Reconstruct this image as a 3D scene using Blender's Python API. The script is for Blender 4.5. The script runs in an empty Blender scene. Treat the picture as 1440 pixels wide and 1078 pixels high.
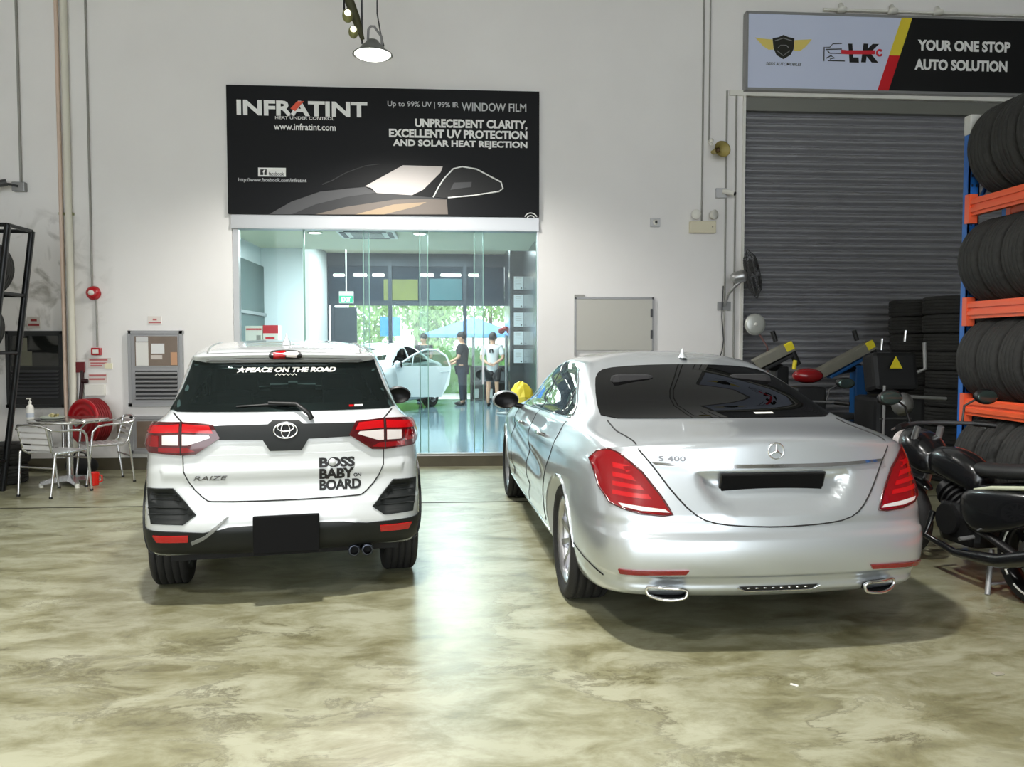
import bpy, bmesh, math, random
from math import sin, cos, pi, radians as R
from mathutils import Vector, Matrix, Euler
from mathutils.bvhtree import BVHTree
from mathutils.geometry import delaunay_2d_cdt
random.seed(7)
SC = bpy.context.scene
COL = SC.collection

# ------------------------------------------------------------------ camera
CH, CF, CYAW, CPIT = 1.5387, 1119.4, 0.069, 0.0467
cam_d = bpy.data.cameras.new('camera'); cam_d.sensor_width = 36.0; cam_d.lens = 36.0*CF/1440.0
cam_d.clip_start = 0.05; cam_d.clip_end = 400
cam = bpy.data.objects.new('camera', cam_d); COL.objects.link(cam)
cam.location = (0, 0, CH); cam.rotation_euler = (pi/2-CPIT, 0, -CYAW)
SC.camera = cam
_R = Vector((cos(CYAW), -sin(CYAW), 0)); _F = Vector((sin(CYAW)*cos(CPIT), cos(CYAW)*cos(CPIT), -sin(CPIT))); _U = _R.cross(_F)
def _ray(px, py): return _F + _R*((px-720)/CF) - _U*((py-539)/CF)
def at(px, py, Y):                       # the point of the plane y = Y that the photo shows at (px, py)
    d = _ray(px, py); return Vector((0, 0, CH)) + d*(Y/d.y)
def gr(px, py, z=0.0):                   # the point of the level z that the photo shows at (px, py)
    d = _ray(px, py); return Vector((0, 0, CH)) + d*((z-CH)/d.z)

# ------------------------------------------------------------------ world, lights, exposure
SC.view_settings.view_transform = 'Standard'; SC.view_settings.look = 'None'
SC.view_settings.gamma = 1.0; SC.view_settings.use_curve_mapping = False
SC.view_settings.exposure = 0.68
SC.cycles.use_denoising = True
SC.cycles.max_bounces = 8; SC.cycles.diffuse_bounces = 4; SC.cycles.glossy_bounces = 4
SC.cycles.transparent_max_bounces = 24; SC.cycles.sample_clamp_indirect = 6.0
SC.cycles.caustics_reflective = False; SC.cycles.caustics_refractive = False
W = bpy.data.worlds.new('daylight'); SC.world = W; W.use_nodes = True
bg = W.node_tree.nodes['Background']; bg.inputs[0].default_value = (0.90, 0.96, 1.0, 1); bg.inputs[1].default_value = 3.0
def lamp(kind, name, loc, energy, color=(1, 1, 1), rot=(0, 0, 0), **kw):
    d = bpy.data.lights.new(name, kind); d.energy = energy; d.color = color
    for k, v in kw.items(): setattr(d, k, v)
    o = bpy.data.objects.new(name, d); COL.objects.link(o); o.location = loc; o.rotation_euler = rot
    return o
lamp('SUN', 'sunlight', (0, 30, 20), 1.1, (1.0, 0.96, 0.88), (R(38), 0, R(155)), angle=R(1.5))

# ------------------------------------------------------------------ materials
def lin(c): return tuple(((v/255.0)/12.92 if v/255.0 <= 0.04045 else (((v/255.0)+0.055)/1.055)**2.4) for v in c)
MATS = {}
def mat(name, rgb, rough=0.5, metal=0.0, coat=0.0, emit=None, estr=0.0, noise=0.0, nscale=6.0, bump=0.0, bscale=40.0, spec=None, trans=0.0, flake=0.0):
    if name in MATS: return MATS[name]
    m = bpy.data.materials.new(name); m.use_nodes = True; nt = m.node_tree; b = nt.nodes['Principled BSDF']
    col = (*lin(rgb), 1)
    b.inputs['Base Color'].default_value = col; b.inputs['Roughness'].default_value = rough; b.inputs['Metallic'].default_value = metal
    b.inputs['Coat Weight'].default_value = coat; b.inputs['Coat Roughness'].default_value = 0.03
    if spec is not None: b.inputs['Specular IOR Level'].default_value = spec
    if trans: b.inputs['Transmission Weight'].default_value = trans
    if emit: b.inputs['Emission Color'].default_value = (*lin(emit), 1); b.inputs['Emission Strength'].default_value = estr
    tc = nt.nodes.new('ShaderNodeTexCoord')
    if noise:
        n = nt.nodes.new('ShaderNodeTexNoise'); n.inputs['Scale'].default_value = nscale; n.inputs['Detail'].default_value = 5
        nt.links.new(tc.outputs['Object'], n.inputs['Vector'])
        mx = nt.nodes.new('ShaderNodeMix'); mx.data_type = 'RGBA'
        mx.inputs['A'].default_value = tuple(max(0, c*(1-noise)) for c in col[:3])+(1,); mx.inputs['B'].default_value = tuple(min(1, c*(1+noise*.6)) for c in col[:3])+(1,)
        nt.links.new(n.outputs['Fac'], mx.inputs['Factor']); nt.links.new(mx.outputs['Result'], b.inputs['Base Color'])
    if bump:
        n2 = nt.nodes.new('ShaderNodeTexNoise'); n2.inputs['Scale'].default_value = bscale; n2.inputs['Detail'].default_value = 3
        nt.links.new(tc.outputs['Object'], n2.inputs['Vector'])
        bp = nt.nodes.new('ShaderNodeBump'); bp.inputs['Strength'].default_value = bump; bp.inputs['Distance'].default_value = 0.01
        nt.links.new(n2.outputs['Fac'], bp.inputs['Height']); nt.links.new(bp.outputs['Normal'], b.inputs['Normal'])
    MATS[name] = m; return m
def glass(name, rgb, clear=0.8, rough=0.0, fres=1.45, boost=0.0):
    """thin pane: tinted see-through plus a mirror share that grows at grazing angles"""
    if name in MATS: return MATS[name]
    m = bpy.data.materials.new(name); m.use_nodes = True; nt = m.node_tree; nt.nodes.clear()
    o = nt.nodes.new('ShaderNodeOutputMaterial'); tr = nt.nodes.new('ShaderNodeBsdfTransparent'); gl = nt.nodes.new('ShaderNodeBsdfGlossy')
    df = nt.nodes.new('ShaderNodeBsdfDiffuse'); df.inputs[0].default_value = (*lin(rgb), 1)
    tr.inputs[0].default_value = tuple(c for c in lin(rgb))+(1,); gl.inputs['Roughness'].default_value = rough; gl.inputs[0].default_value = (1, 1, 1, 1)
    fr = nt.nodes.new('ShaderNodeFresnel'); fr.inputs[0].default_value = fres
    m1 = nt.nodes.new('ShaderNodeMixShader'); m1.inputs[0].default_value = clear
    nt.links.new(df.outputs[0], m1.inputs[1]); nt.links.new(tr.outputs[0], m1.inputs[2])
    m2 = nt.nodes.new('ShaderNodeMixShader')
    ad = nt.nodes.new('ShaderNodeMath'); ad.operation = 'ADD'; ad.inputs[1].default_value = boost; ad.use_clamp = True
    nt.links.new(fr.outputs[0], ad.inputs[0]); nt.links.new(ad.outputs[0], m2.inputs[0])
    nt.links.new(m1.outputs[0], m2.inputs[1]); nt.links.new(gl.outputs[0], m2.inputs[2]); nt.links.new(m2.outputs[0], o.inputs[0])
    MATS[name] = m; return m
def emis(name, rgb, s): return mat(name, rgb, 0.6, emit=rgb, estr=s)

# ------------------------------------------------------------------ mesh building
class MB:
    def __init__(s): s.v = []; s.f = []; s.sm = []
    def add(s, vs, fs, smooth=False):
        b = len(s.v); s.v += [tuple(v) for v in vs]; s.f += [tuple(b+i for i in f) for f in fs]; s.sm += [smooth]*len(fs); return s
    def box(s, lo, hi, M=None):
        x0, y0, z0 = lo; x1, y1, z1 = hi
        v = [Vector(p) for p in ((x0,y0,z0),(x1,y0,z0),(x1,y1,z0),(x0,y1,z0),(x0,y0,z1),(x1,y0,z1),(x1,y1,z1),(x0,y1,z1))]
        if M is not None: v = [M @ p for p in v]
        return s.add(v, [(0,3,2,1),(4,5,6,7),(0,1,5,4),(1,2,6,5),(2,3,7,6),(3,0,4,7)])
    def cbox(s, c, d, rot=(0, 0, 0), bev=0.0):
        M = Matrix.Translation(c) @ Euler(rot).to_matrix().to_4x4(); h = [a/2 for a in d]
        if not bev: return s.box([-a for a in h], h, M)
        bm = bmesh.new(); bmesh.ops.create_cube(bm, size=1.0)
        for v in bm.verts: v.co = Vector((v.co.x*d[0], v.co.y*d[1], v.co.z*d[2]))
        bmesh.ops.bevel(bm, geom=list(bm.edges), offset=min(bev, min(h)*.98), segments=2, affect='EDGES', profile=.6)
        return s.bm(bm, M)
    def bm(s, bm, M=None, smooth=False):
        bm.verts.index_update(); vs = [(M @ v.co if M is not None else v.co.copy()) for v in bm.verts]
        s.add(vs, [tuple(v.index for v in f.verts) for f in bm.faces], smooth); bm.free(); return s
    def cyl(s, a, b, r, r2=None, n=16, cap=True, smooth=True):
        a, b = Vector(a), Vector(b); r2 = r if r2 is None else r2; d = (b-a).normalized()
        u = d.orthogonal().normalized(); w = d.cross(u); vs = []
        for (p, q) in ((a, r), (b, r2)):
            for i in range(n): t = 2*pi*i/n; vs.append(p+(u*cos(t)+w*sin(t))*q)
        s.add(vs, [(i, (i+1) % n, n+(i+1) % n, n+i) for i in range(n)], smooth)
        if cap: s.add(vs[:n], [tuple(reversed(range(n)))]); s.add(vs[n:], [tuple(range(n))])
        return s
    def tube(s, pts, r, n=8, closed=False, cap=True):
        P = [Vector(p) for p in pts]; k = len(P); vs = []; u = None
        rr = r if isinstance(r, (list, tuple)) else [r]*k
        for i in range(k):
            if closed: d = (P[(i+1) % k]-P[i-1])
            else: d = P[min(i+1, k-1)]-P[max(i-1, 0)]
            d = d.normalized() if d.length > 1e-9 else Vector((0, 0, 1))
            u = d.orthogonal().normalized() if u is None else (u-d*u.dot(d))
            u = u.normalized() if u.length > 1e-6 else d.orthogonal().normalized()
            w = d.cross(u)
            for j in range(n): t = 2*pi*j/n; vs.append(P[i]+(u*cos(t)+w*sin(t))*rr[i])
        fs = []
        for i in range(k if closed else k-1):
            a = i*n; b = ((i+1) % k)*n
            fs += [(a+j, a+(j+1) % n, b+(j+1) % n, b+j) for j in range(n)]
        s.add(vs, fs, True)
        if cap and not closed: s.add(vs[:n], [tuple(reversed(range(n)))]); s.add(vs[-n:], [tuple(range(n))])
        return s
    def lathe(s, prof, n=32, M=None, smooth=True, a0=0, a1=2*pi):
        full = abs(a1-a0-2*pi) < 1e-6; k = n if full else n+1; vs = []
        for (r, z) in prof:
            for i in range(k):
                t = a0+(a1-a0)*i/n; p = Vector((r*cos(t), r*sin(t), z)); vs.append(M @ p if M is not None else p)
        fs = []
        for j in range(len(prof)-1):
            for i in range(n):
                i2 = (i+1) % k; fs.append((j*k+i, j*k+i2, (j+1)*k+i2, (j+1)*k+i))
        return s.add(vs, fs, smooth)
    def prism(s, poly, d, M=None):           # polygon in local xy, pushed out along local z by d
        n = len(poly); v = [Vector((p[0], p[1], 0)) for p in poly]+[Vector((p[0], p[1], d)) for p in poly]
        if M is not None: v = [M @ p for p in v]
        return s.add(v, [tuple(reversed(range(n))), tuple(range(n, 2*n))]+[(i, (i+1) % n, n+(i+1) % n, n+i) for i in range(n)])
    def sph(s, c, r, sc=(1, 1, 1), n=16, M=None):
        bm = bmesh.new(); bmesh.ops.create_uvsphere(bm, u_segments=n, v_segments=max(6, n//2), radius=r)
        for v in bm.verts: v.co = Vector((v.co.x*sc[0], v.co.y*sc[1], v.co.z*sc[2]))
        return s.bm(bm, Matrix.Translation(c) @ (M.to_4x4() if M is not None else Matrix()), True)
    def build(s, name, m, parent=None, loc=None, fix=False, label=None):
        me = bpy.data.meshes.new(name); me.from_pydata([tuple(v) for v in s.v], [], s.f); me.polygons.foreach_set('use_smooth', s.sm)
        if fix:
            b = bmesh.new(); b.from_mesh(me); bmesh.ops.remove_doubles(b, verts=b.verts, dist=1e-5); bmesh.ops.recalc_face_normals(b, faces=b.faces); b.to_mesh(me); b.free()
        me.update(); o = bpy.data.objects.new(name, me)
        for mm in (m if isinstance(m, (list, tuple)) else [m]): me.materials.append(mm)
        COL.objects.link(o)
        if parent is not None: o.parent = parent
        if loc is not None: o.location = loc
        if label: o['label'] = label
        return o
def XZ(y=0.0, flip=1):                       # maps local (x, y, d) to world (x, y - d, z): a drawing plane that faces -y
    return Matrix(((1, 0, 0, 0), (0, 0, -1, y), (0, 1, 0, 0), (0, 0, 0, 1)))
def tag(o, label, cat, group=None, kind=None):
    if label: o['label'] = label
    if cat: o['category'] = cat
    if group: o['group'] = group
    if kind: o['kind'] = kind
    return o
def thing(name, label, cat, loc=(0, 0, 0), rz=0.0, group=None):
    o = bpy.data.objects.new(name, None); COL.objects.link(o); o.empty_display_size = .1
    o.location = loc; o.rotation_euler = (0, 0, rz); return tag(o, label, cat, group)
def struct(o): o['kind'] = 'structure'; return o
KIDS = {}
def dup(o, loc, rz=None, label=None, group=None):
    c = o.copy(); COL.objects.link(c); c.location = loc
    if rz is not None: c.rotation_euler = (0, 0, rz)
    if label: c['label'] = label
    if group: c['group'] = group
    for ch in [k for k in bpy.data.objects if k.parent == o]:
        d = ch.copy(); COL.objects.link(d); d.parent = c
        for g in [k for k in bpy.data.objects if k.parent == ch]:
            e = g.copy(); COL.objects.link(e); e.parent = d
    return c
def text(body, size, name, m, parent=None, M=None, align='LEFT', bold=0.0, shear=0.0, ext=0.002, sx=1.0, space=1.0):
    cu = bpy.data.curves.new(name, 'FONT'); cu.body = body; cu.size = size; cu.align_x = align; cu.extrude = ext
    cu.offset = bold; cu.shear = shear; cu.space_character = space; cu.resolution_u = 3
    o = bpy.data.objects.new(name, cu); COL.objects.link(o)
    dg = bpy.context.evaluated_depsgraph_get(); me = bpy.data.meshes.new_from_object(o.evaluated_get(dg)); bpy.data.objects.remove(o)
    T = (M if M is not None else Matrix()) @ Matrix.Diagonal((sx, 1, 1, 1)); me.transform(T); me.materials.clear(); me.materials.append(m); me.name = name
    o = bpy.data.objects.new(name, me); COL.objects.link(o)
    if parent is not None: o.parent = parent
    return o
def textfit(body, x0, x1, z0, z1, Y, name, m, parent=None, **k):
    """lettering standing on the plane y = Y, stretched to fill x0..x1 by z0..z1"""
    o = text(body, 1.0, name, m, parent, **k); vs = o.data.vertices
    a0 = min(v.co.x for v in vs); a1 = max(v.co.x for v in vs); b0 = min(v.co.y for v in vs); b1 = max(v.co.y for v in vs)
    for v in vs:
        x = x0+(v.co.x-a0)/(a1-a0)*(x1-x0); z = z0+(v.co.y-b0)/(b1-b0)*(z1-z0); v.co = (x, Y-v.co.z, z)
    o.data.update(); return o

# ================================================================== the room
YW, DW = 10.2, 0.26                       # front face and depth of the far wall
DX0, DX1, DZ0, DZ1 = -2.79, 1.045, 0.15, 3.17
SX0, SX1, SZ1 = 3.71, 8.4, 4.76
XL, XR, YB, ZC = -7.6, 9.2, -11.0, 9.0
def wall_paint():
    m = mat('white_wall_paint', (238, 234, 230), 0.85); nt = m.node_tree; b = nt.nodes['Principled BSDF']
    tc = nt.nodes.new('ShaderNodeTexCoord'); N = nt.nodes.new; L = nt.links.new
    n = N('ShaderNodeTexNoise'); n.inputs['Scale'].default_value = 1.3; n.inputs['Detail'].default_value = 6; L(tc.outputs['Object'], n.inputs['Vector'])
    n2 = N('ShaderNodeTexNoise'); n2.inputs['Scale'].default_value = 2.6; n2.inputs['Detail'].default_value = 9; n2.inputs['Distortion'].default_value = 1.2
    L(tc.outputs['Object'], n2.inputs['Vector'])
    sp = N('ShaderNodeSeparateXYZ'); L(tc.outputs['Object'], sp.inputs[0])
    # grime rubbed into the corner by the rack: a patch with its own outline
    mx = N('ShaderNodeMapRange'); mx.inputs[1].default_value = -4.2; mx.inputs[2].default_value = -4.9; L(sp.outputs['X'], mx.inputs[0])
    mz = N('ShaderNodeMapRange'); mz.inputs[1].default_value = 3.35; mz.inputs[2].default_value = 2.7; L(sp.outputs['Z'], mz.inputs[0])
    r = N('ShaderNodeMapRange'); r.inputs[1].default_value = 0.54; r.inputs[2].default_value = 0.68; L(n2.outputs['Fac'], r.inputs[0])
    p1 = N('ShaderNodeMath'); p1.operation = 'MULTIPLY'; L(mx.outputs[0], p1.inputs[0]); L(mz.outputs[0], p1.inputs[1])
    p2 = N('ShaderNodeMath'); p2.operation = 'MULTIPLY'; L(p1.outputs[0], p2.inputs[0]); L(r.outputs[0], p2.inputs[1])
    p3 = N('ShaderNodeMath'); p3.operation = 'MULTIPLY_ADD'; L(p1.outputs[0], p3.inputs[0]); p3.inputs[1].default_value = .42; L(p2.outputs[0], p3.inputs[2])
    c1 = N('ShaderNodeMix'); c1.data_type = 'RGBA'; c1.inputs['A'].default_value = (*lin((232, 229, 227)), 1); c1.inputs['B'].default_value = (*lin((243, 241, 239)), 1)
    L(n.outputs['Fac'], c1.inputs['Factor'])
    c2 = N('ShaderNodeMix'); c2.data_type = 'RGBA'; c2.inputs['B'].default_value = (*lin((120, 116, 105)), 1); L(c1.outputs['Result'], c2.inputs['A'])
    cl = N('ShaderNodeMath'); cl.operation = 'MULTIPLY'; cl.use_clamp = True; cl.inputs[1].default_value = .55; L(p3.outputs[0], cl.inputs[0]); L(cl.outputs[0], c2.inputs['Factor'])
    L(c2.outputs['Result'], b.inputs['Base Color']); return m
def floor_mat():
    m = mat('polished_concrete', (165, 160, 130), 0.25); nt = m.node_tree; b = nt.nodes['Principled BSDF']; N = nt.nodes.new; L = nt.links.new
    tc = N('ShaderNodeTexCoord'); mp = N('ShaderNodeMapping'); mp.inputs['Scale'].default_value = (.8, 1.5, 1); mp.inputs['Rotation'].default_value = (0, 0, .12); L(tc.outputs['Object'], mp.inputs[0])
    def noise(s, d, dist, rough=.55):
        n = N('ShaderNodeTexNoise'); n.inputs['Scale'].default_value = s; n.inputs['Detail'].default_value = d; n.inputs['Distortion'].default_value = dist; n.inputs['Roughness'].default_value = rough
        L(mp.outputs[0], n.inputs['Vector']); return n
    a = noise(.6, 8, .5, .62); c = noise(3.0, 12, .4, .70); f = noise(9, 6, 1.0)
    def ramp(src, stops):
        r = N('ShaderNodeValToRGB'); L(src, r.inputs[0]); e = r.color_ramp.elements
        e[0].position, e[0].color = stops[0][0], (*lin(stops[0][1]), 1); e[1].position, e[1].color = stops[-1][0], (*lin(stops[-1][1]), 1)
        for p, q in stops[1:-1]: k = e.new(p); k.color = (*lin(q), 1)
        return r
    r1 = ramp(a.outputs['Fac'], [(.34, (94, 91, 62)), (.50, (132, 131, 102)), (.66, (160, 161, 138))])
    r2 = ramp(c.outputs['Fac'], [(.30, (62, 55, 32)), (.43, (122, 119, 90)), (.60, (168, 168, 146))])
    mx = N('ShaderNodeMix'); mx.data_type = 'RGBA'; mx.inputs['Factor'].default_value = .66; L(r1.outputs[0], mx.inputs['A']); L(r2.outputs[0], mx.inputs['B'])
    # hairline cracks
    vo = N('ShaderNodeTexVoronoi'); vo.feature = 'DISTANCE_TO_EDGE'; vo.inputs['Scale'].default_value = .8; 
    ad = N('ShaderNodeVectorMath'); ad.operation = 'MULTIPLY_ADD'; L(c.outputs['Color'], ad.inputs[0]); ad.inputs[1].default_value = (1.6, 1.6, 0); L(tc.outputs['Object'], ad.inputs[2]); L(ad.outputs[0], vo.inputs['Vector'])
    cr = N('ShaderNodeMapRange'); cr.inputs[1].default_value = 0; cr.inputs[2].default_value = .03; cr.inputs[3].default_value = .6; cr.inputs[4].default_value = 0; L(vo.outputs['Distance'], cr.inputs[0])
    am = N('ShaderNodeMapRange'); am.inputs[1].default_value = .40; am.inputs[2].default_value = .60; L(a.outputs['Fac'], am.inputs[0])
    cm = N('ShaderNodeMath'); cm.operation = 'MULTIPLY'; L(cr.outputs[0], cm.inputs[0]); L(am.outputs[0], cm.inputs[1])
    m2 = N('ShaderNodeMix'); m2.data_type = 'RGBA'; L(cm.outputs[0], m2.inputs['Factor']); L(mx.outputs['Result'], m2.inputs['A']); m2.inputs['B'].default_value = (*lin((60, 52, 30)), 1)
    L(m2.outputs['Result'], b.inputs['Base Color'])
    rr = N('ShaderNodeMapRange'); rr.inputs[3].default_value = .22; rr.inputs[4].default_value = .42; L(c.outputs['Fac'], rr.inputs[0]); L(rr.outputs[0], b.inputs['Roughness'])
    bp = N('ShaderNodeBump'); bp.inputs['Strength'].default_value = .12; bp.inputs['Distance'].default_value = .004; L(f.outputs['Fac'], bp.inputs['Height']); L(bp.outputs[0], b.inputs['Normal'])
    return m
M_WALL = wall_paint(); M_FLOOR = floor_mat()
M_GREYFRAME = mat('grey_metal_frame', (150, 150, 150), .45, .4); M_SILVER = mat('brushed_aluminium', (176, 176, 176), .34, .8)
M_BLACK = mat('black_plastic', (14, 14, 15), .45); M_WHITEPL = mat('white_plastic', (232, 230, 222), .45)
M_DGREY = mat('dark_grey_paint', (62, 63, 65), .5, noise=.2); M_RED = mat('red_enamel', (176, 14, 28), .32, coat=.3)
M_CHROME = mat('chrome', (232, 232, 235), .07, 1.0)

struct(MB().box((XL, YB, -.2), (XR, YW+.02, 0)).build('floor', M_FLOOR))
jo = MB().box((XL, 7.80, .0002), (XR, 7.83, .0016)).build('trim_1', mat('joint_filler', (44, 42, 34), .8)); struct(jo)
wf = MB()
for lo, hi in (((XL, DX0), (0, ZC)), ((DX1, SX0), (0, ZC)), ((SX1, XR), (0, ZC))): wf.box((lo[0], YW, hi[0]), (lo[1], YW+DW, hi[1]))
wf.box((DX0, YW, DZ1), (DX1, YW+DW, ZC)); wf.box((DX0, YW, 0), (DX1, YW+DW, DZ0-.01)); wf.box((SX0, YW, SZ1), (SX1, YW+DW, ZC))
struct(wf.build('wall_back', M_WALL))
bb = MB()
for a, b in ((XL, DX0-.0), (DX0, DX1), (DX1, SX0-.25)): bb.box((a, YW-.02, 0), (b, YW, .15 if a != DX0 else .135))
struct(bb.build('baseboard_back', mat('dark_cement_plinth', (84, 78, 62), .6, noise=.35, nscale=5)))
struct(MB().box((XL-.2, YB, 0), (XL, YW, ZC)).build('wall_left', M_WALL))
struct(MB().box((XR, YB, 0), (XR+.2, YW, ZC)).build('wall_right', mat('grey_wall_paint', (120, 118, 114), .85)))
ce = MB().box((XL-.2, YB, ZC), (XR+.2, YW+DW, ZC+.2))
struct(ce.build('ceiling', mat('ceiling_concrete', (150, 148, 142), .9, noise=.1)))
bw = MB()
for a, b, c, d in ((XL, -7.0, 0, ZC), (6.4, XR, 0, ZC), (-7.0, 6.4, 7.0, ZC)): bw.box((a, YB-.2, c), (b, YB, d))
struct(bw.build('wall_front', M_WALL))
# steel bay posts of the open loading side behind the photographer are out of sight and left out

# ---- roller shutter of ribbed slats in its opening
sh = MB(); prof = []; n = 49; pit = SZ1/n
for i in range(n):
    z = i*pit
    for t, d in ((0, .0), (.12, .004), (.3, .026), (.55, .034), (.8, .022), (.92, .003)): prof.append((z+t*pit, d*2.3))
prof.append((SZ1, 0))
vs = [];
for z, d in prof: vs += [(SX0+.0, YW+.17-d, z), (SX1, YW+.17-d, z)]
sh.add(vs, [(2*i, 2*i+1, 2*i+3, 2*i+2) for i in range(len(prof)-1)], True)
M_SHUT = mat('grey_shutter_steel', (150, 150, 154), .40, .3, noise=.12, nscale=3)
so = thing('roller_shutter', 'dark grey ribbed steel roller shutter under the auto solution sign', 'shutter', ((SX0+SX1)/2, YW+.17, 0))
def put(mb, name, m, root, **k):             # mesh modelled in world coordinates, hung under its thing
    o = mb.build(name, m, root, **k); o.matrix_parent_inverse = Matrix.Identity(4)
    T = (Matrix.Translation(root.location) @ root.rotation_euler.to_matrix().to_4x4()).inverted(); o.data.transform(T); return o
def putm(o, root):
    o.parent = root; T = (Matrix.Translation(root.location) @ root.rotation_euler.to_matrix().to_4x4()).inverted(); o.data.transform(T); return o
put(sh, 'curtain', M_SHUT, so)
put(MB().box((SX0+.01, YW+.03, SZ1-.17), (SX1, YW+.13, SZ1-.005)), 'hood', mat('shutter_hood_steel', (128, 128, 122), .45, .4), so)
put(MB().box((SX0+.005, YW+.10, .0), (SX0+.07, YW+.2, SZ1-.17)), 'guide_rail', M_DGREY, so)
# shutter surround
tr = MB().box((SX0-.02, YW-.025, 0), (SX0+.015, YW+.0, SZ1+.0)).box((SX0-.2, YW-.03, SZ1), (SX1, YW, SZ1+.07))
struct(tr.build('trim_2', M_WHITEPL))

# ---- glass shop front
M_PANE = glass('clear_shop_glass', (247, 253, 252), .995, fres=1.22)
M_EDGE = mat('green_glass_edge', (120, 160, 146), .2, noise=.1)
hd = MB().box((DX0, YW-.03, 3.0), (DX1, YW+.12, DZ1)).box((DX0, YW-.04, 3.01), (DX1, YW-.028, 3.06))
struct(hd.build('trim_3', M_SILVER))
struct(MB().box((DX0, YW+.02, .15), (DX0+.07, YW+.12, 3.0)).build('trim_4', M_SILVER))
struct(MB().box((DX1-.02, YW-.0, .15), (DX1, YW+.12, 3.0)).build('trim_5', M_SILVER))
struct(MB().box((DX0, YW+.01, .135), (DX1, YW+.13, .16)).build('trim_6', mat('door_track', (130, 128, 120), .4, .5)))
def px_x(px, Y=YW, py=480): return at(px, py, Y).x
panes = [(DX0+.07, px_x(426.5), .09), (px_x(427.2), px_x(519), .095), (px_x(511), px_x(602), .05), (px_x(590), px_x(680), .095), (px_x(667), DX1-.02, .05)]
for i, (a, b, d) in enumerate(panes):
    w = MB().box((a, YW+d, .17), (b, YW+d+.012, 3.0)).build('window_%d' % (i+1), M_PANE); struct(w)
    e = MB()
    if i != 0: e.box((a-.003, YW+d-.001, .17), (a+.007, YW+d+.013, 3.0))
    e.box((b-.007, YW+d-.001, .17), (b+.003, YW+d+.013, 3.0))
    e.build('pane_edge', M_EDGE, w)
putm(MB().box((px_x(667)+.10, YW+.035, 1.05), (px_x(667)+.125, YW+.05, 1.55)).build('pull_handle', M_SILVER), bpy.data.objects['window_5'])

# ---- the shop behind the glass
IZ = .135; IY0 = YW+DW; IY1 = 21.0; IXL, IXR = -3.35, 1.25
M_IW = mat('shop_wall_white', (226, 232, 234), .7); M_IC = mat('shop_ceiling_cream', (214, 212, 184), .8)
M_MARB = mat('dark_marble', (58, 62, 66), .22, noise=.55, nscale=7, coat=.2)
struct(MB().box((IXL-1.2, YW+.13, IZ-.2), (IXR+1.2, IY1+.2, IZ)).build('floor_shop', mat('blue_grey_epoxy', (128, 152, 162), .12, noise=.18, nscale=1.2)))
struct(MB().box((IXL-.1, IY0, IZ), (IXL, IY1, 4.0)).build('wall_shop_left', M_IW))
struct(MB().box((IXR, IY0, IZ), (IXR+.1, IY1, 4.0)).build('wall_shop_right', M_MARB))
struct(MB().box((IXL, IY0, 3.22), (IXR, 14.1, 3.6)).box((IXL-.1, 14.1, 3.95), (IXR+.1, IY1+.2, 4.1)).build('ceiling_shop', M_IC))
struct(MB().box((IXL, 14.0, IZ), (px_x(427, 14.0), 14.6, 3.22)).build('column_white', M_IW))
struct(MB().box((px_x(717, 15.0), 15.0, IZ), (IXR, 15.4, 3.95)).build('column_dark', M_MARB))
# display board along the left wall, with its ledge
bo = thing("display_board", "long dark green display board on the shop left wall behind the glass", "board", (IXL+.03, 12.3, 1.3))
put(MB().box((IXL+.002, IY0+.05, 1.3), (IXL+.05, 13.98, 2.9)), 'panel', mat('board_green_grey', (70, 88, 86), .35, noise=.2), bo)
put(MB().box((IXL+.05, IY0+.05, 2.05), (IXL+.09, 13.98, 2.10)), 'ledge', M_SILVER, bo)
# far glazing: mullions, dark upper lights, glass doors
fr = MB(); M_FR = mat('facade_frame_dark', (40, 52, 62), .4, .3)
zt, zb = 2.66, 3.62
fr.box((IXL, IY1, zt-.06), (IXR, IY1+.1, zt+.06)).box((IXL, IY1, zb), (IXR, IY1+.1, 3.95))
for p in (460, 468, 549, 654, 713): x = px_x(p, IY1); fr.box((x-.05, IY1-.02, IZ), (x+.05, IY1+.1, 3.95 if p != 468 else 2.66))
fr.box((px_x(468, IY1), IY1, IZ), (px_x(502, IY1), IY1+.06, 2.55))
struct(fr.build('trim_7', M_FR))
ug = MB()
ug.box((IXL, IY1+.04, zt), (IXR, IY1+.06, zb)); struct(ug.build('window_6', mat('dark_upper_glass', (26, 44, 58), .4, spec=.15, noise=.3, nscale=1.2)))
struct(MB().box((px_x(502, IY1), IY1+.04, IZ), (px_x(713, IY1), IY1+.052, zt)).build('window_7', glass('far_glass', (250, 254, 253), .99)))
pg = MB()
pg.box((px_x(540, IY1), IY1+.02, zt+.08), (px_x(588, IY1), IY1+.035, zt+.62))
tag(pg.build('wall_poster', mat('olive_poster', (104, 112, 48), .5, noise=.3)), 'olive green poster high on the far shop windows', 'poster')
pt = MB().box((px_x(604, IY1), IY1+.02, zt+.08), (px_x(650, IY1), IY1+.035, zt+.64))
tag(pt.build('wall_poster', mat('teal_poster', (40, 92, 100), .5, noise=.15)), 'dark teal panel high on the far shop windows', 'poster')

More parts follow.
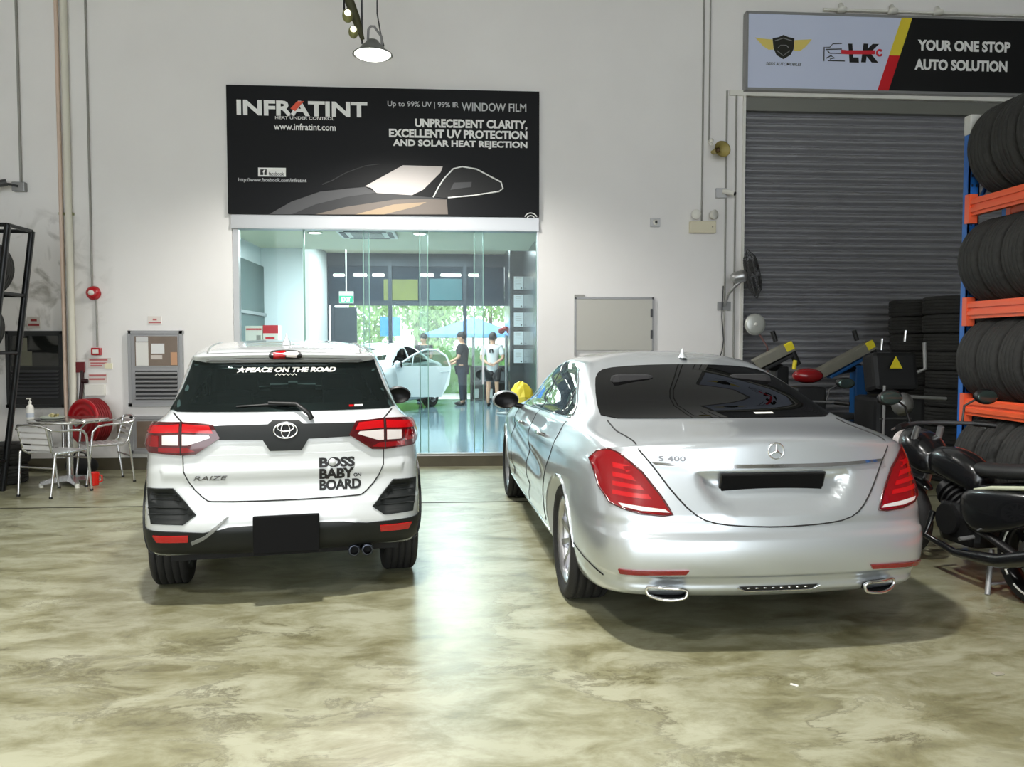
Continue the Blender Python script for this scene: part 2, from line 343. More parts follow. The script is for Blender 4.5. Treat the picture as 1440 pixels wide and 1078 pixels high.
# ---- outdoors beyond the shop
struct(MB().box((-40, IY1+.2, -.1), (40, 70, .02)).build('ground_outside', mat('pale_paving', (196, 194, 184), .8, noise=.15)))
def leafcloud(name, boxes, m, count, size, seed, label, cat, kind=None, group=None):
    rnd = random.Random(seed); mb = MB()
    for _ in range(count):
        c, d = rnd.choice(boxes)
        while True:
            p = Vector((rnd.uniform(-1, 1), rnd.uniform(-1, 1), rnd.uniform(-1, 1)))
            if p.length <= 1 or d[3]: break
        c2 = Vector(c)+Vector((p.x*d[0], p.y*d[1], p.z*d[2])); s = size*rnd.uniform(.6, 1.4)
        E = Euler((rnd.uniform(0, 6), rnd.uniform(0, 6), rnd.uniform(0, 6))).to_matrix()
        mb.add([c2+E @ Vector(q) for q in ((-s, 0, 0), (0, -s*.45, .1*s), (s, 0, 0), (0, s*.45, .1*s))], [(0, 1, 2, 3)])
    o = mb.build(name, m); return tag(o, label, cat, group, kind)
M_LEAF = mat('hedge_leaf', (96, 148, 60), .6, noise=.4, nscale=3); M_LEAF2 = mat('tree_leaf', (128, 158, 96), .6, noise=.4, nscale=2)
hc = MB().box((-4.5, 25.7, .02), (3.7, 26.3, 1.38)).build('hedge_core', M_LEAF)
hg = leafcloud('hedge', [((-.4, 26.0, .75), (4.2, .45, .75, 1))], M_LEAF, 5200, .085, 3, 'trimmed bright green hedge outside the far shop windows', 'hedge'); hc.parent = hg
for i, (px, py, Yt, rx, rz, lab) in enumerate(((520, 455, 33, 1.1, 1.6, 'pale leafy tree outside beyond the exit sign'), (612, 450, 31, 1.0, 1.3, 'yellow green tree outside left of the blue umbrella'), (585, 432, 36, 1.7, 1.0, 'wide pale tree outside above the blue board'), (690, 425, 37, 2.2, 1.0, 'tall tree outside behind the blue umbrella'))):
    c = at(px, py, Yt); t = thing('street_tree', lab, 'tree', (c.x, Yt, 0), 0, 'trees outside the shop')
    cr = leafcloud('crown', [((0, 0, c.z), (rx, .9, rz, 0))], M_LEAF2, 900, .14, 20+i, None, None); cr.parent = t
    MB().cyl((0, 0, 0), (0, 0, c.z), .12, .07).build('trunk', mat('bark', (96, 86, 74), .9), t)
u = at(665, 446, 24.5); um = thing('patio_umbrella', 'pale blue square patio umbrella outside above the hedge', 'umbrella', (u.x, 24.5, 0))
r = 1.55; zt_ = u.z; ze = at(640, 470, 24.5).z; mb = MB(); pts = [(r, .3, ze), (.3, r, ze), (-.9*r, .6, ze), (-r, -.3, ze), (-.3, -r, ze), (.9*r, -.6, ze)]
mb.add([(0, 0, zt_)]+pts+[(p[0], p[1], ze-.09) for p in pts], [(0, i+1, (i+1) % 6+1) for i in range(6)]+[(i+1, i+7, (i+1) % 6+7, (i+1) % 6+1) for i in range(6)])
mb.build('canopy', mat('pale_blue_canvas', (84, 138, 196), .8), um); MB().cyl((0, 0, 0), (0, 0, zt_), .03).build('pole', M_DGREY, um)
c = at(549, 459, 29); bl = thing('outdoor_board', 'bright blue square board outside beyond the shop', 'board', (c.x, 29, 0))
MB().box((-.36, -.03, c.z-.34), (.36, .03, c.z+.34)).build('panel', mat('bright_blue_panel', (36, 120, 210), .5), bl)
MB().cyl((0, .02, 0), (0, .02, c.z-.3), .04).build('post', M_GREYFRAME, bl)
fb = MB().box((-9, 42, 0), (9, 43, 2.35)); o = fb.build('far_building', mat('white_render', (224, 226, 222), .8)); tag(o, 'low white building across the road outside', 'building')

# ================================================================== car bodies
def cage(rings, creases=(), levels=3):
    """smooth closed body from half rings (rear centre -> front centre), mirrored; returns a mesh"""
    M = len(rings[0]); n = len(rings); full = 2*M-2; v = []; f = []
    for r in rings:
        v += list(r) + [(-p[0], p[1], p[2]) for p in r[-2:0:-1]]
    for k in range(n-1):
        for j in range(full):
            j2 = (j+1) % full; f.append((k*full+j, k*full+j2, (k+1)*full+j2, (k+1)*full+j))
    # underside
    half = M
    for j in range(M-1):
        a, b = j, j+1; a2, b2 = (full-j) % full, full-j-1
        if a2 == a: f.append((a, b2, b)) if b2 != b else None
        elif b2 == b: f.append((a, a2, b))
        else: f.append((a, a2, b2, b))
    me = bpy.data.meshes.new('body_cage'); me.from_pydata(v, [], f)
    bm = bmesh.new(); bm.from_mesh(me); bm.verts.ensure_lookup_table()
    cl = bm.edges.layers.float.new('crease_edge')
    for (k, js, val) in creases:
        for j in js:
            for jj in {j, (full-j-1) % full}:
                e = bm.edges.get((bm.verts[k*full+jj], bm.verts[k*full+(jj+1) % full]))
                if e: e[cl] = val
    bmesh.ops.remove_doubles(bm, verts=bm.verts, dist=1e-4); bmesh.ops.recalc_face_normals(bm, faces=bm.faces)
    bm.to_mesh(me); bm.free(); me.update()
    o = bpy.data.objects.new('body_cage', me); COL.objects.link(o); s = o.modifiers.new('s', 'SUBSURF'); s.levels = levels; s.render_levels = levels
    dg = bpy.context.evaluated_depsgraph_get(); out = bpy.data.meshes.new_from_object(o.evaluated_get(dg)); bpy.data.objects.remove(o)
    return out
def arches(me, wheels, r, x0):
    """cut the wheel openings"""
    o = bpy.data.objects.new('tmp_body', me); COL.objects.link(o); cuts = []
    for (x, y, z) in wheels:
        s = 1 if x > 0 else -1; c = MB().cyl((s*x0, y, z), (s*1.3, y, z), r, n=56).build('tmp_cut', M_BLACK, fix=True); cuts.append(c)
        b = o.modifiers.new('b', 'BOOLEAN'); b.operation = 'DIFFERENCE'; b.object = c; b.solver = 'EXACT'
    dg = bpy.context.evaluated_depsgraph_get(); out = bpy.data.meshes.new_from_object(o.evaluated_get(dg))
    for c in cuts+[o]: bpy.data.objects.remove(c)
    return out
def inpoly(p, poly):
    x, y = p; c = False; n = len(poly); j = n-1
    for i in range(n):
        xi, yi = poly[i]; xj, yj = poly[j]
        if (yi > y) != (yj > y) and x < (xj-xi)*(y-yi)/(yj-yi)+xi: c = not c
        j = i
    return c
def smooth_poly(poly, it=2, closed=True):
    for _ in range(it):
        q = []
        for i in range(len(poly) if closed else len(poly)-1):
            a, b = poly[i], poly[(i+1) % len(poly)]
            q += [tuple(a[k]*.75+b[k]*.25 for k in range(len(a))), tuple(a[k]*.25+b[k]*.75 for k in range(len(a)))]
        if not closed: q = [poly[0]]+q+[poly[-1]]
        poly = q
    return poly
def resample(poly, step, closed=True):
    q = []; n = len(poly)
    for i in range(n if closed else n-1):
        a, b = Vector(poly[i]), Vector(poly[(i+1) % n]); k = max(1, int((b-a).length/step))
        q += [tuple(a.lerp(b, t/k)) for t in range(k)]
    if not closed: q.append(tuple(poly[-1]))
    return q
class Shell:
    def __init__(s, me):
        s.me = me; s.vn = [v.normal.copy() for v in me.vertices]; me.calc_loop_triangles()
        s.vs = [v.co.copy() for v in me.vertices]; s.tri = [tuple(t.vertices) for t in me.loop_triangles]
        s.bvh = BVHTree.FromPolygons(s.vs, s.tri)
    def hit(s, o, d):
        p, n, i, _ = s.bvh.ray_cast(o, d)
        if p is None: return None, None
        a, b, c = s.tri[i]; A, B, C = s.vs[a], s.vs[b], s.vs[c]
        v0, v1, v2 = B-A, C-A, p-A; d00, d01, d11, d20, d21 = v0.dot(v0), v0.dot(v1), v1.dot(v1), v2.dot(v0), v2.dot(v1); den = d00*d11-d01*d01
        if abs(den) < 1e-14: return p, n
        v = (d11*d20-d01*d21)/den; w = (d00*d21-d01*d20)/den
        N = s.vn[a]*(1-v-w)+s.vn[b]*v+s.vn[c]*w
        return p, (N.normalized() if N.length > 1e-6 else n)
    def proj(s, q, view):
        """2D point of a view -> point and normal on the body.  rear/front: (x, z); left/right: (y, z); top: (x, y)"""
        if view == 'rear': o, d = Vector((q[0], -6, q[1])), Vector((0, 1, 0))
        elif view == 'front': o, d = Vector((q[0], 9, q[1])), Vector((0, -1, 0))
        elif view == 'left': o, d = Vector((-4, q[0], q[1])), Vector((1, 0, 0))
        elif view == 'right': o, d = Vector((4, q[0], q[1])), Vector((-1, 0, 0))
        elif view == 'top': o, d = Vector((q[0], q[1], 4)), Vector((0, 0, -1))
        elif view == 'tl': o, d = Vector((q[0]-4, q[1]-4, q[2])), Vector((1, 1, 0)).normalized()
        return s.hit(o, d)
    def patch(s, poly, view, name, m, parent, off=.004, thick=.006, step=.03, grid=.04, label=None, hole=None):
        B = resample(poly, step); P = [Vector(p) for p in B]; E = [(i, (i+1) % len(B)) for i in range(len(B))]
        if hole:
            H = resample(hole, step); b = len(P); P += [Vector(p) for p in H]; E += [(b+i, b+(i+1) % len(H)) for i in range(len(H))]
        xs = [p[0] for p in B]; ys = [p[1] for p in B]; x = min(xs)+grid/2
        while x < max(xs):
            y = min(ys)+grid/2
            while y < max(ys):
                if inpoly((x, y), B) and not (hole and inpoly((x, y), H)):
                    if min((Vector((x, y))-p).length_squared for p in P[:len(B)+(len(H) if hole else 0)]) > (grid*.3)**2: P.append(Vector((x, y)))
                y += grid
            x += grid
        r = delaunay_2d_cdt(P, E, [], 0, 1e-6); pv, pf, pe = r[0], r[2], r[1]
        tri = []
        for f in pf:
            c = sum((pv[i] for i in f), Vector((0, 0)))/len(f)
            if inpoly(c, B) and not (hole and inpoly(c, H)): tri.append(tuple(f))
        top = []; nor = []; ok = []
        for p in pv:
            a, n = s.proj(p, view)
            ok.append(a is not None); top.append(a if a is not None else Vector((0, 0, 0))); nor.append(n if n is not None else Vector((0, 0, 1)))
        tri = [t for t in tri if all(ok[i] for i in t)]
        if not tri: print('EMPTY PATCH', name, view); return None
        # orientation
        vote = sum((top[t[1]]-top[t[0]]).cross(top[t[2]]-top[t[0]]).dot(nor[t[0]]) for t in tri)
        if vote < 0: tri = [tuple(reversed(q)) for q in tri]
        cnt = {}
        for q in tri:
            for i in range(len(q)): cnt[(q[i], q[(i+1) % len(q)])] = 1
        rim = [e for e in cnt if (e[1], e[0]) not in cnt]
        used = sorted({i for q in tri for i in q}); rm = {a: b for b, a in enumerate(used)}; top = [top[i] for i in used]; nor = [nor[i] for i in used]
        tri = [tuple(rm[i] for i in q) for q in tri]; rim = [(rm[a], rm[b]) for a, b in rim]; bv = sorted({i for e in rim for i in e}); lo = {a: len(used)+b for b, a in enumerate(bv)}
        n = len(used); vs = [top[i]+nor[i]*off for i in range(n)]+[top[i]+nor[i]*(off-thick) for i in bv]
        fs = list(tri)+[(b, a, lo[a], lo[b]) for a, b in rim]
        me = bpy.data.meshes.new(name); me.from_pydata([tuple(v) for v in vs], [], fs)
        me.polygons.foreach_set('use_smooth', [True]*len(tri)+[False]*len(rim)); me.update()
        ln = []
        for p in me.polygons:
            for vi in p.vertices: ln.append(tuple(nor[vi]) if p.index < len(tri) else tuple(p.normal))
        me.normals_split_custom_set(ln)
        me.materials.append(m); o = bpy.data.objects.new(name, me); COL.objects.link(o); o.parent = parent
        if label: o['label'] = label
        return o
    def line(s, pts, view, name, m, parent, r=.003, step=.03, closed=False, off=.001, smooth=0, label=None):
        if smooth: pts = smooth_poly(pts, smooth, closed)
        P = []
        for q in resample(pts, step, closed):
            a, n = s.proj(q, view)
            if a is not None: P.append(a+n*off)
        o = MB().tube(P, r, 6, closed).build(name, m, parent)
        if label: o['label'] = label
        return o
    def body(s, name, m, parent, holes=(), inset=0, lining=None):
        """the painted body with its window openings, and a dark lining inside it"""
        bm = bmesh.new(); bm.from_mesh(s.me); kill = []
        for f in bm.faces:
            c = f.calc_center_median(); n = f.normal
            for poly, view in holes:
                if view == 'rear': q, k = (c.x, c.z), -n.y
                elif view == 'front': q, k = (c.x, c.z), n.y
                elif view == 'left': q, k = (c.y, c.z), -n.x
                elif view == 'right': q, k = (c.y, c.z), n.x
                if k > .15 and inpoly(q, poly): kill.append(f); break
        bmesh.ops.delete(bm, geom=kill, context='FACES'); me = bpy.data.meshes.new(name); bm.to_mesh(me)
        for v in bm.verts: v.co = v.co-v.normal*.03
        me2 = bpy.data.meshes.new('lining'); bm.to_mesh(me2); bm.free()
        me.polygons.foreach_set('use_smooth', [True]*len(me.polygons)); me.materials.clear(); me.materials.append(m)
        o = bpy.data.objects.new(name, me); COL.objects.link(o); o.parent = parent
        if lining is not None:
            me2.polygons.foreach_set('use_smooth', [True]*len(me2.polygons)); me2.materials.clear(); me2.materials.append(lining)
            l = bpy.data.objects.new('cabin_lining', me2); COL.objects.link(l); l.parent = parent
        return o
def grow(poly, d):
    """shrink (d > 0) a polygon towards its centre by about d"""
    cx = sum(p[0] for p in poly)/len(poly); cy = sum(p[1] for p in poly)/len(poly); out = []
    for p in poly:
        v = Vector((p[0]-cx, p[1]-cy)); L = v.length; out.append((cx+v.x*(1-d/L), cy+v.y*(1-d/L)) if L > d else (cx, cy))
    return out
def mir(poly): return [(-p[0],)+tuple(p[1:]) for p in poly]
M_TYRE = mat('tyre_rubber', (26, 26, 27), .75, bump=.25, bscale=60); M_RIM = mat('alloy_rim', (196, 196, 200), .28, .9)
M_TREAD = mat('tyre_tread', (32, 33, 33), .8, bump=.6, bscale=38)
def wheel(parent, x, y, r, w, rim_r, spokes=10, rimm=None, name='wheel'):
    """tyre with grooves, rim with spokes, hub; axis along x, outer face away from the car"""
    s = 1 if x > 0 else -1; Mx = Matrix.Translation((x, y, r)) @ Matrix.Rotation(s*pi/2, 4, 'Y'); h = w/2
    wh = bpy.data.objects.new(name, None); COL.objects.link(wh); wh.parent = parent
    pr = [(rim_r, -h*.8), (rim_r+.02, -h*.98), (r*.93, -h), (r*.985, -h*.86)]
    for g in (-.6, -.2, .2, .6): pr += [(r, h*(g-.16)), (r, h*(g-.035)), (r-.009, h*(g-.03)), (r-.009, h*(g+.03)), (r, h*(g+.035))]
    pr += [(r, h*.78), (r*.985, h*.86), (r*.93, h), (rim_r+.02, h*.98), (rim_r, h*.8)]
    MB().lathe(pr, 56, Mx).build('tyre', M_TYRE, wh)
    q = MB(); rm = rimm or M_RIM
    q.lathe([(rim_r, -h*.8), (rim_r-.015, -h*.6), (rim_r-.03, h*.4), (rim_r-.012, h*.62), (rim_r+.003, h*.86), (rim_r-.018, h*.84), (rim_r-.03, h*.6)], 48, Mx)
    q.lathe([(0, h*.55), (.055, h*.55), (.065, h*.42), (.065, h*.1)], 20, Mx)
    for k in range(spokes):
        a = 2*pi*k/spokes; d = Vector((cos(a), sin(a), 0)); t = Vector((-sin(a), cos(a), 0)); a1, a2 = .05, rim_r-.02; z1, z2 = h*.48, h*.68
        v = [d*a1+t*.014+Vector((0, 0, z1)), d*a1-t*.014+Vector((0, 0, z1)), d*a2-t*.02+Vector((0, 0, z2)), d*a2+t*.02+Vector((0, 0, z2))]
        q.add([Mx @ p for p in v]+[Mx @ (p-Vector((0, 0, .03))) for p in v], [(0, 1, 2, 3), (7, 6, 5, 4), (0, 4, 5, 1), (1, 5, 6, 2), (2, 6, 7, 3), (3, 7, 4, 0)])
    q.build('rim', rm, wh)
    MB().lathe([(0, h*.1), (rim_r-.03, h*.1)], 32, Mx, smooth=False).build('brake_disc', mat('brake_dark', (30, 30, 31), .5, .5), wh)
    return wh
def deform(me, fn, refine=None):
    """push the surface by fn(co) -> Vector; refine(co) marks where the mesh is first made finer"""
    bm = bmesh.new(); bm.from_mesh(me)
    if refine:
        ed = [e for e in bm.edges if refine(e.verts[0].co) or refine(e.verts[1].co)]
        bmesh.ops.subdivide_edges(bm, edges=ed, cuts=1, use_grid_fill=True)
    bm.normal_update()
    for v in bm.verts: v.co = v.co+fn(v.co)
    bm.normal_update(); bm.to_mesh(me); bm.free(); me.update(); return me
def sst(x): x = max(0.0, min(1.0, x)); return x*x*(3-2*x)
def pdist(p, poly):
    P = Vector(p); best = 9
    for i in range(len(poly)):
        a = Vector(poly[i]); b = Vector(poly[(i+1) % len(poly)]); t = max(0, min(1, (P-a).dot(b-a)/max(1e-9, (b-a).length_squared))); best = min(best, (a+(b-a)*t-P).length)
    return best
def clipy(poly, lo, hi):
    def cut(pl, f, ins):
        out = []
        for i in range(len(pl)):
            a, b = pl[i], pl[(i+1) % len(pl)]; A, B = ins(a[0]), ins(b[0])
            if A: out.append(a)
            if A != B: t = (f-a[0])/(b[0]-a[0]); out.append((f, a[1]+(b[1]-a[1])*t))
        return out
    return cut(cut(poly, lo, lambda v: v >= lo), hi, lambda v: v <= hi)
def pane(sh, poly, view, name, parent, gm, rim=.05, frit=True):
    g = sh.patch(poly, view, name, gm, parent, off=.006, thick=.003)
    if frit and g: sh.patch(poly, view, 'window_seal', M_BLACK, g, off=.003, thick=.004, hole=grow(poly, rim), grid=.05)
    return g
def path3(sh, segs, name, m, parent, r=.003, off=.001, closed=False, step=.03, sm=0):
    """tube laid on the body through pieces given in different views"""
    P = []
    for view, pts in segs:
        if sm: pts = smooth_poly(pts, sm, False)
        for q in resample(pts, step, False):
            a, n = sh.proj(q, view)
            if a is not None: P.append(a+n*off)
    return MB().tube(P, r, 6, closed).build(name, m, parent)
def decal(sh, body, x0, x1, z0, z1, view, name, m, parent, off=.004, ext=.002, **k):
    o = text(body, 1.0, name, m, parent, ext=.5, **k); vs = o.data.vertices
    a0 = min(v.co.x for v in vs); a1 = max(v.co.x for v in vs); b0 = min(v.co.y for v in vs); b1 = max(v.co.y for v in vs)
    for v in vs:
        p, n = sh.proj((x0+(v.co.x-a0)/(a1-a0)*(x1-x0), z0+(v.co.y-b0)/(b1-b0)*(z1-z0)), view)
        if p is not None: v.co = p+n*(off+(ext if v.co.z > 0 else -ext))
    o.data.update(); return o
def ellring(c, rx, rz, r, n=40, tilt=0.0):
    return [Vector((c[0]+rx*cos(2*pi*i/n), c[1], c[2]+rz*sin(2*pi*i/n))) for i in range(n)]
def seat(parent, x, y, z, w, m, hh=.62):
    s = MB(); s.cbox((x, y, z+.10), (w, .5, .2), bev=.06); s.cbox((x, y-.26, z+.14+hh/2), (w, .16, hh), (R(-10), 0, 0), .06)
    s.cbox((x, y-.33, z+hh+.24), (w*.52 if w < .8 else .26, .1, .17), (R(-8), 0, 0), .045)
    return s.build('seat', m, parent)
M_LINE = mat('panel_gap', (24, 24, 25), .7)
M_GLS = glass('tinted_car_glass', (30, 34, 36), .93, fres=1.5)
M_GLS2 = glass('lighter_car_glass', (150, 168, 165), .97, fres=1.6, boost=.06)
M_LIN = mat('cabin_black', (16, 16, 17), .85); M_SEAT = mat('seat_cloth', (28, 28, 30), .8)
M_REDL = mat('red_lamp_lens', (122, 2, 10), .12, coat=.8); M_REDB = mat('bright_red_lamp', (172, 8, 16), .15, coat=.6); M_REDD = mat('dark_red_lamp', (70, 6, 12), .12, coat=.8)
M_CLEARL = mat('clear_lamp', (222, 214, 212), .12, .25, coat=.5); M_SATIN = mat('satin_black_trim', (22, 25, 25), .5, spec=.3)
def arch_trim(sh, cy, cz, r0, r1, view, name, m, parent, a0=0, a1=pi, n=22, off=.012, thick=.02):
    out = [(cy+r1*cos(a0+(a1-a0)*i/n), cz+r1*sin(a0+(a1-a0)*i/n)) for i in range(n+1)]; inn = [(cy+r0*cos(a1-(a1-a0)*i/n), cz+r0*sin(a1-(a1-a0)*i/n)) for i in range(n+1)]
    return sh.patch(out+inn, view, name, m, parent, off, thick, grid=.05)
def mirror_unit(parent, x, y, z, m, s=1.0):
    sg = 1 if x > 0 else -1; e = bpy.data.objects.new('door_mirror', None); COL.objects.link(e); e.parent = parent
    MB().sph((x, y, z), 1, (.125*s, .075*s, .085*s), 20).build('mirror_shell', m, e)
    k = MB().lathe([(0, 0), (.085*s, 0), (.092*s, .012), (.086*s, .02)], 24, Matrix.Translation((x, y-.076*s, z)) @ Matrix.Diagonal((1.2, 1, .82, 1)) @ Matrix.Rotation(pi/2, 4, 'X'))
    k.build('mirror_glass', mat('mirror_dark', (12, 12, 13), .35, spec=.2), e)
    MB().tube([(x-sg*.08, y+.01, z-.045), (x-sg*.17, y+.02, z-.07), (x-sg*.24, y+.02, z-.075)], .024).build('mirror_arm', M_BLACK, e)
    return e

# ---- silver executive saloon
M_SILV = mat('silver_metallic_paint', (194, 200, 204), .29, .64, coat=1.0)
def rp(w, yr, cr, zr, zc=None, fr=(0, .42, .76, .94)):          # rear points of a half ring
    zc = zr if zc is None else zc; return [(w*f, yr+cr*f**3, zr+(zc-zr)*f*f) for f in fr]
def fp(w, yf, cf, zf, zc=None): 
    zc = zf if zc is None else zc; return [(w*f, yf-cf*f**2.5, zf+(zc-zf)*f*f) for f in (.88, .5, 0)]
def ring(w, yr, cr, zr, zc, S, wf, zs, yf, cf, zf, wr=None, wfr=None, zfc=None):
    wr = w*wf[0] if wr is None else wr
    side = [(w*wf[i], S[i], zs[i]) for i in range(len(S))]
    return rp(wr, yr, cr, zr, zc)+side+fp(w*wf[-1] if wfr is None else wfr, yf, cf, zf, zfc)
S0 = [-.68, -.36, .4, 1.3, 2.3, 3.1, 3.6]; WF = [.955, .985, 1, 1, 1, .985, .94]
c7 = lambda v: [v]*7
SED = [
 ring(.84, -1.02, .10, .26, .26, S0, WF, c7(.2), 3.85, .3, .2),
 ring(.91, -1.10, .12, .30, .29, S0, WF, c7(.24), 3.98, .3, .22),
 ring(.945, -1.17, .14, .40, .40, S0, WF, c7(.36), 4.05, .3, .36),
 ring(.965, -1.19, .15, .54, .54, S0, WF, c7(.52), 4.06, .3, .52),
 ring(.965, -1.14, .15, .68, .68, S0, WF, c7(.66), 4.04, .3, .64),
 ring(.955, -1.085, .16, .82, .82, S0, WF, [.82,.82,.81,.8,.79,.77,.75], 4.0, .3, .72),
 ring(.945, -1.05, .17, .93, .93, S0, WF, [.93,.93,.92,.9,.88,.86,.82], 3.95, .3, .78),
 ring(.90, -1.035, .19, 1.055, 1.01, S0, WF, [1.0,1.0,.99,.97,.95,.91,.86], 3.88, .3, .82),
 ring(.885, -.98, .19, 1.085, 1.04, [-.58,-.25,.4,1.3,2.3,3.05,3.5], WF, [1.05,1.06,1.04,1.02,1.0,.95,.89], 3.8, .3, .85, wr=.83),
 ring(.845, -.66, .12, 1.105, 1.06, [-.42,-.15,.4,1.3,2.2,2.75,3.05], WF, [1.08,1.085,1.065,1.05,1.02,1.0,.97], 3.3, .3, .93, wr=.78),
 ring(.80, -.36, .10, 1.13, 1.12, [-.20,.02,.45,1.2,1.9,2.3,2.5], [.93,.97,1,1,1,.98,.95], [1.13,1.13,1.12,1.1,1.08,1.06,1.04], 2.75, .3, 1.03, wr=.70),
 ring(.73, .02, .10, 1.285, 1.265, [.15,.28,.55,1.2,1.7,2.0,2.12], [.96,.99,1,1,1,.98,.95], [1.26,1.27,1.28,1.29,1.27,1.25,1.23], 2.3, .25, 1.25, wr=.655),
 ring(.63, .40, .08, 1.405, 1.375, [.48,.56,.72,1.2,1.5,1.66,1.74], [.94,.98,1,1,1,.98,.95], [1.38,1.40,1.42,1.43,1.42,1.41,1.40], 1.85, .16, 1.40, wr=.56),
 ring(.535, .52, .06, 1.435, 1.425, [.58,.64,.78,1.2,1.45,1.58,1.64], [.94,.98,1,1,1,.98,.95], [1.43,1.44,1.46,1.465,1.46,1.45,1.44], 1.72, .12, 1.43, wr=.46),
 ring(.26, .66, .03, 1.475, 1.47, [.72,.76,.86,1.2,1.4,1.48,1.52], c7(1), [1.475,1.485,1.5,1.505,1.5,1.49,1.475], 1.58, .06, 1.46, wr=.25),
 ring(0, .8, 0, 1.49, 1.49, [.80,.84,.9,1.2,1.36,1.42,1.45], c7(1), [1.49,1.495,1.505,1.51,1.505,1.5,1.49], 1.5, 0, 1.47, wr=0),
]
RECESS = [(-.41, .915), (-.39, .82), (-.32, .735), (-.225, .70), (0, .69), (.235, .70), (.33, .735), (.40, .82), (.43, .915)]
def sed_push(c):
    d = Vector((0, 0, 0))
    if c.y < -.7:
        if .64 < c.z < .95 and inpoly((c.x, c.z), RECESS): d.y += .045*sst(pdist((c.x, c.z), RECESS)/.055)
        d.y += .014*sst((c.z-.585)/.03)*(1-sst((c.z-.64)/.06))                 # bumper shoulder
        if c.z < .46: d.y += .028*sst((.405-c.z)/.02)*(1-sst((.36-c.z)/.05))     # groove over the skirt
    if abs(c.x) > .75 and .35 < c.y < 3.0:
        s = -1 if c.x > 0 else 1; t = (c.y-.35)/2.65; e = sst(min(t, 1-t)*5)
        d.x += s*e*(.026*math.exp(-((c.z-(.72+.19*t-.06))/.06)**2)+.02*math.exp(-((c.z-(.50-.12*t))/.05)**2))
    return d
TAIL = [(-.878, .94), (-.845, .985), (-.80, 1.003), (-.76, .985), (-.67, .904), (-.585, .785), (-.54, .704), (-.585, .698), (-.69, .706), (-.775, .728), (-.825, .75), (-.86, .82)]
RWIN = smooth_poly([(-.72, 1.115), (-.705, 1.17), (-.665, 1.26), (-.61, 1.345), (-.53, 1.385), (-.31, 1.405), (0, 1.412), (.31, 1.405), (.53, 1.385), (.61, 1.345), (.665, 1.26), (.705, 1.17), (.72, 1.115), (.4, 1.121), (0, 1.125), (-.4, 1.121)], 1)
SWIN = [(2.37, 1.012), (1.95, 1.225), (1.62, 1.37), (1.38, 1.412), (1.0, 1.41), (.72, 1.372), (.45, 1.28), (.22, 1.17), (.10, 1.085), (.68, 1.062), (1.47, 1.042)]
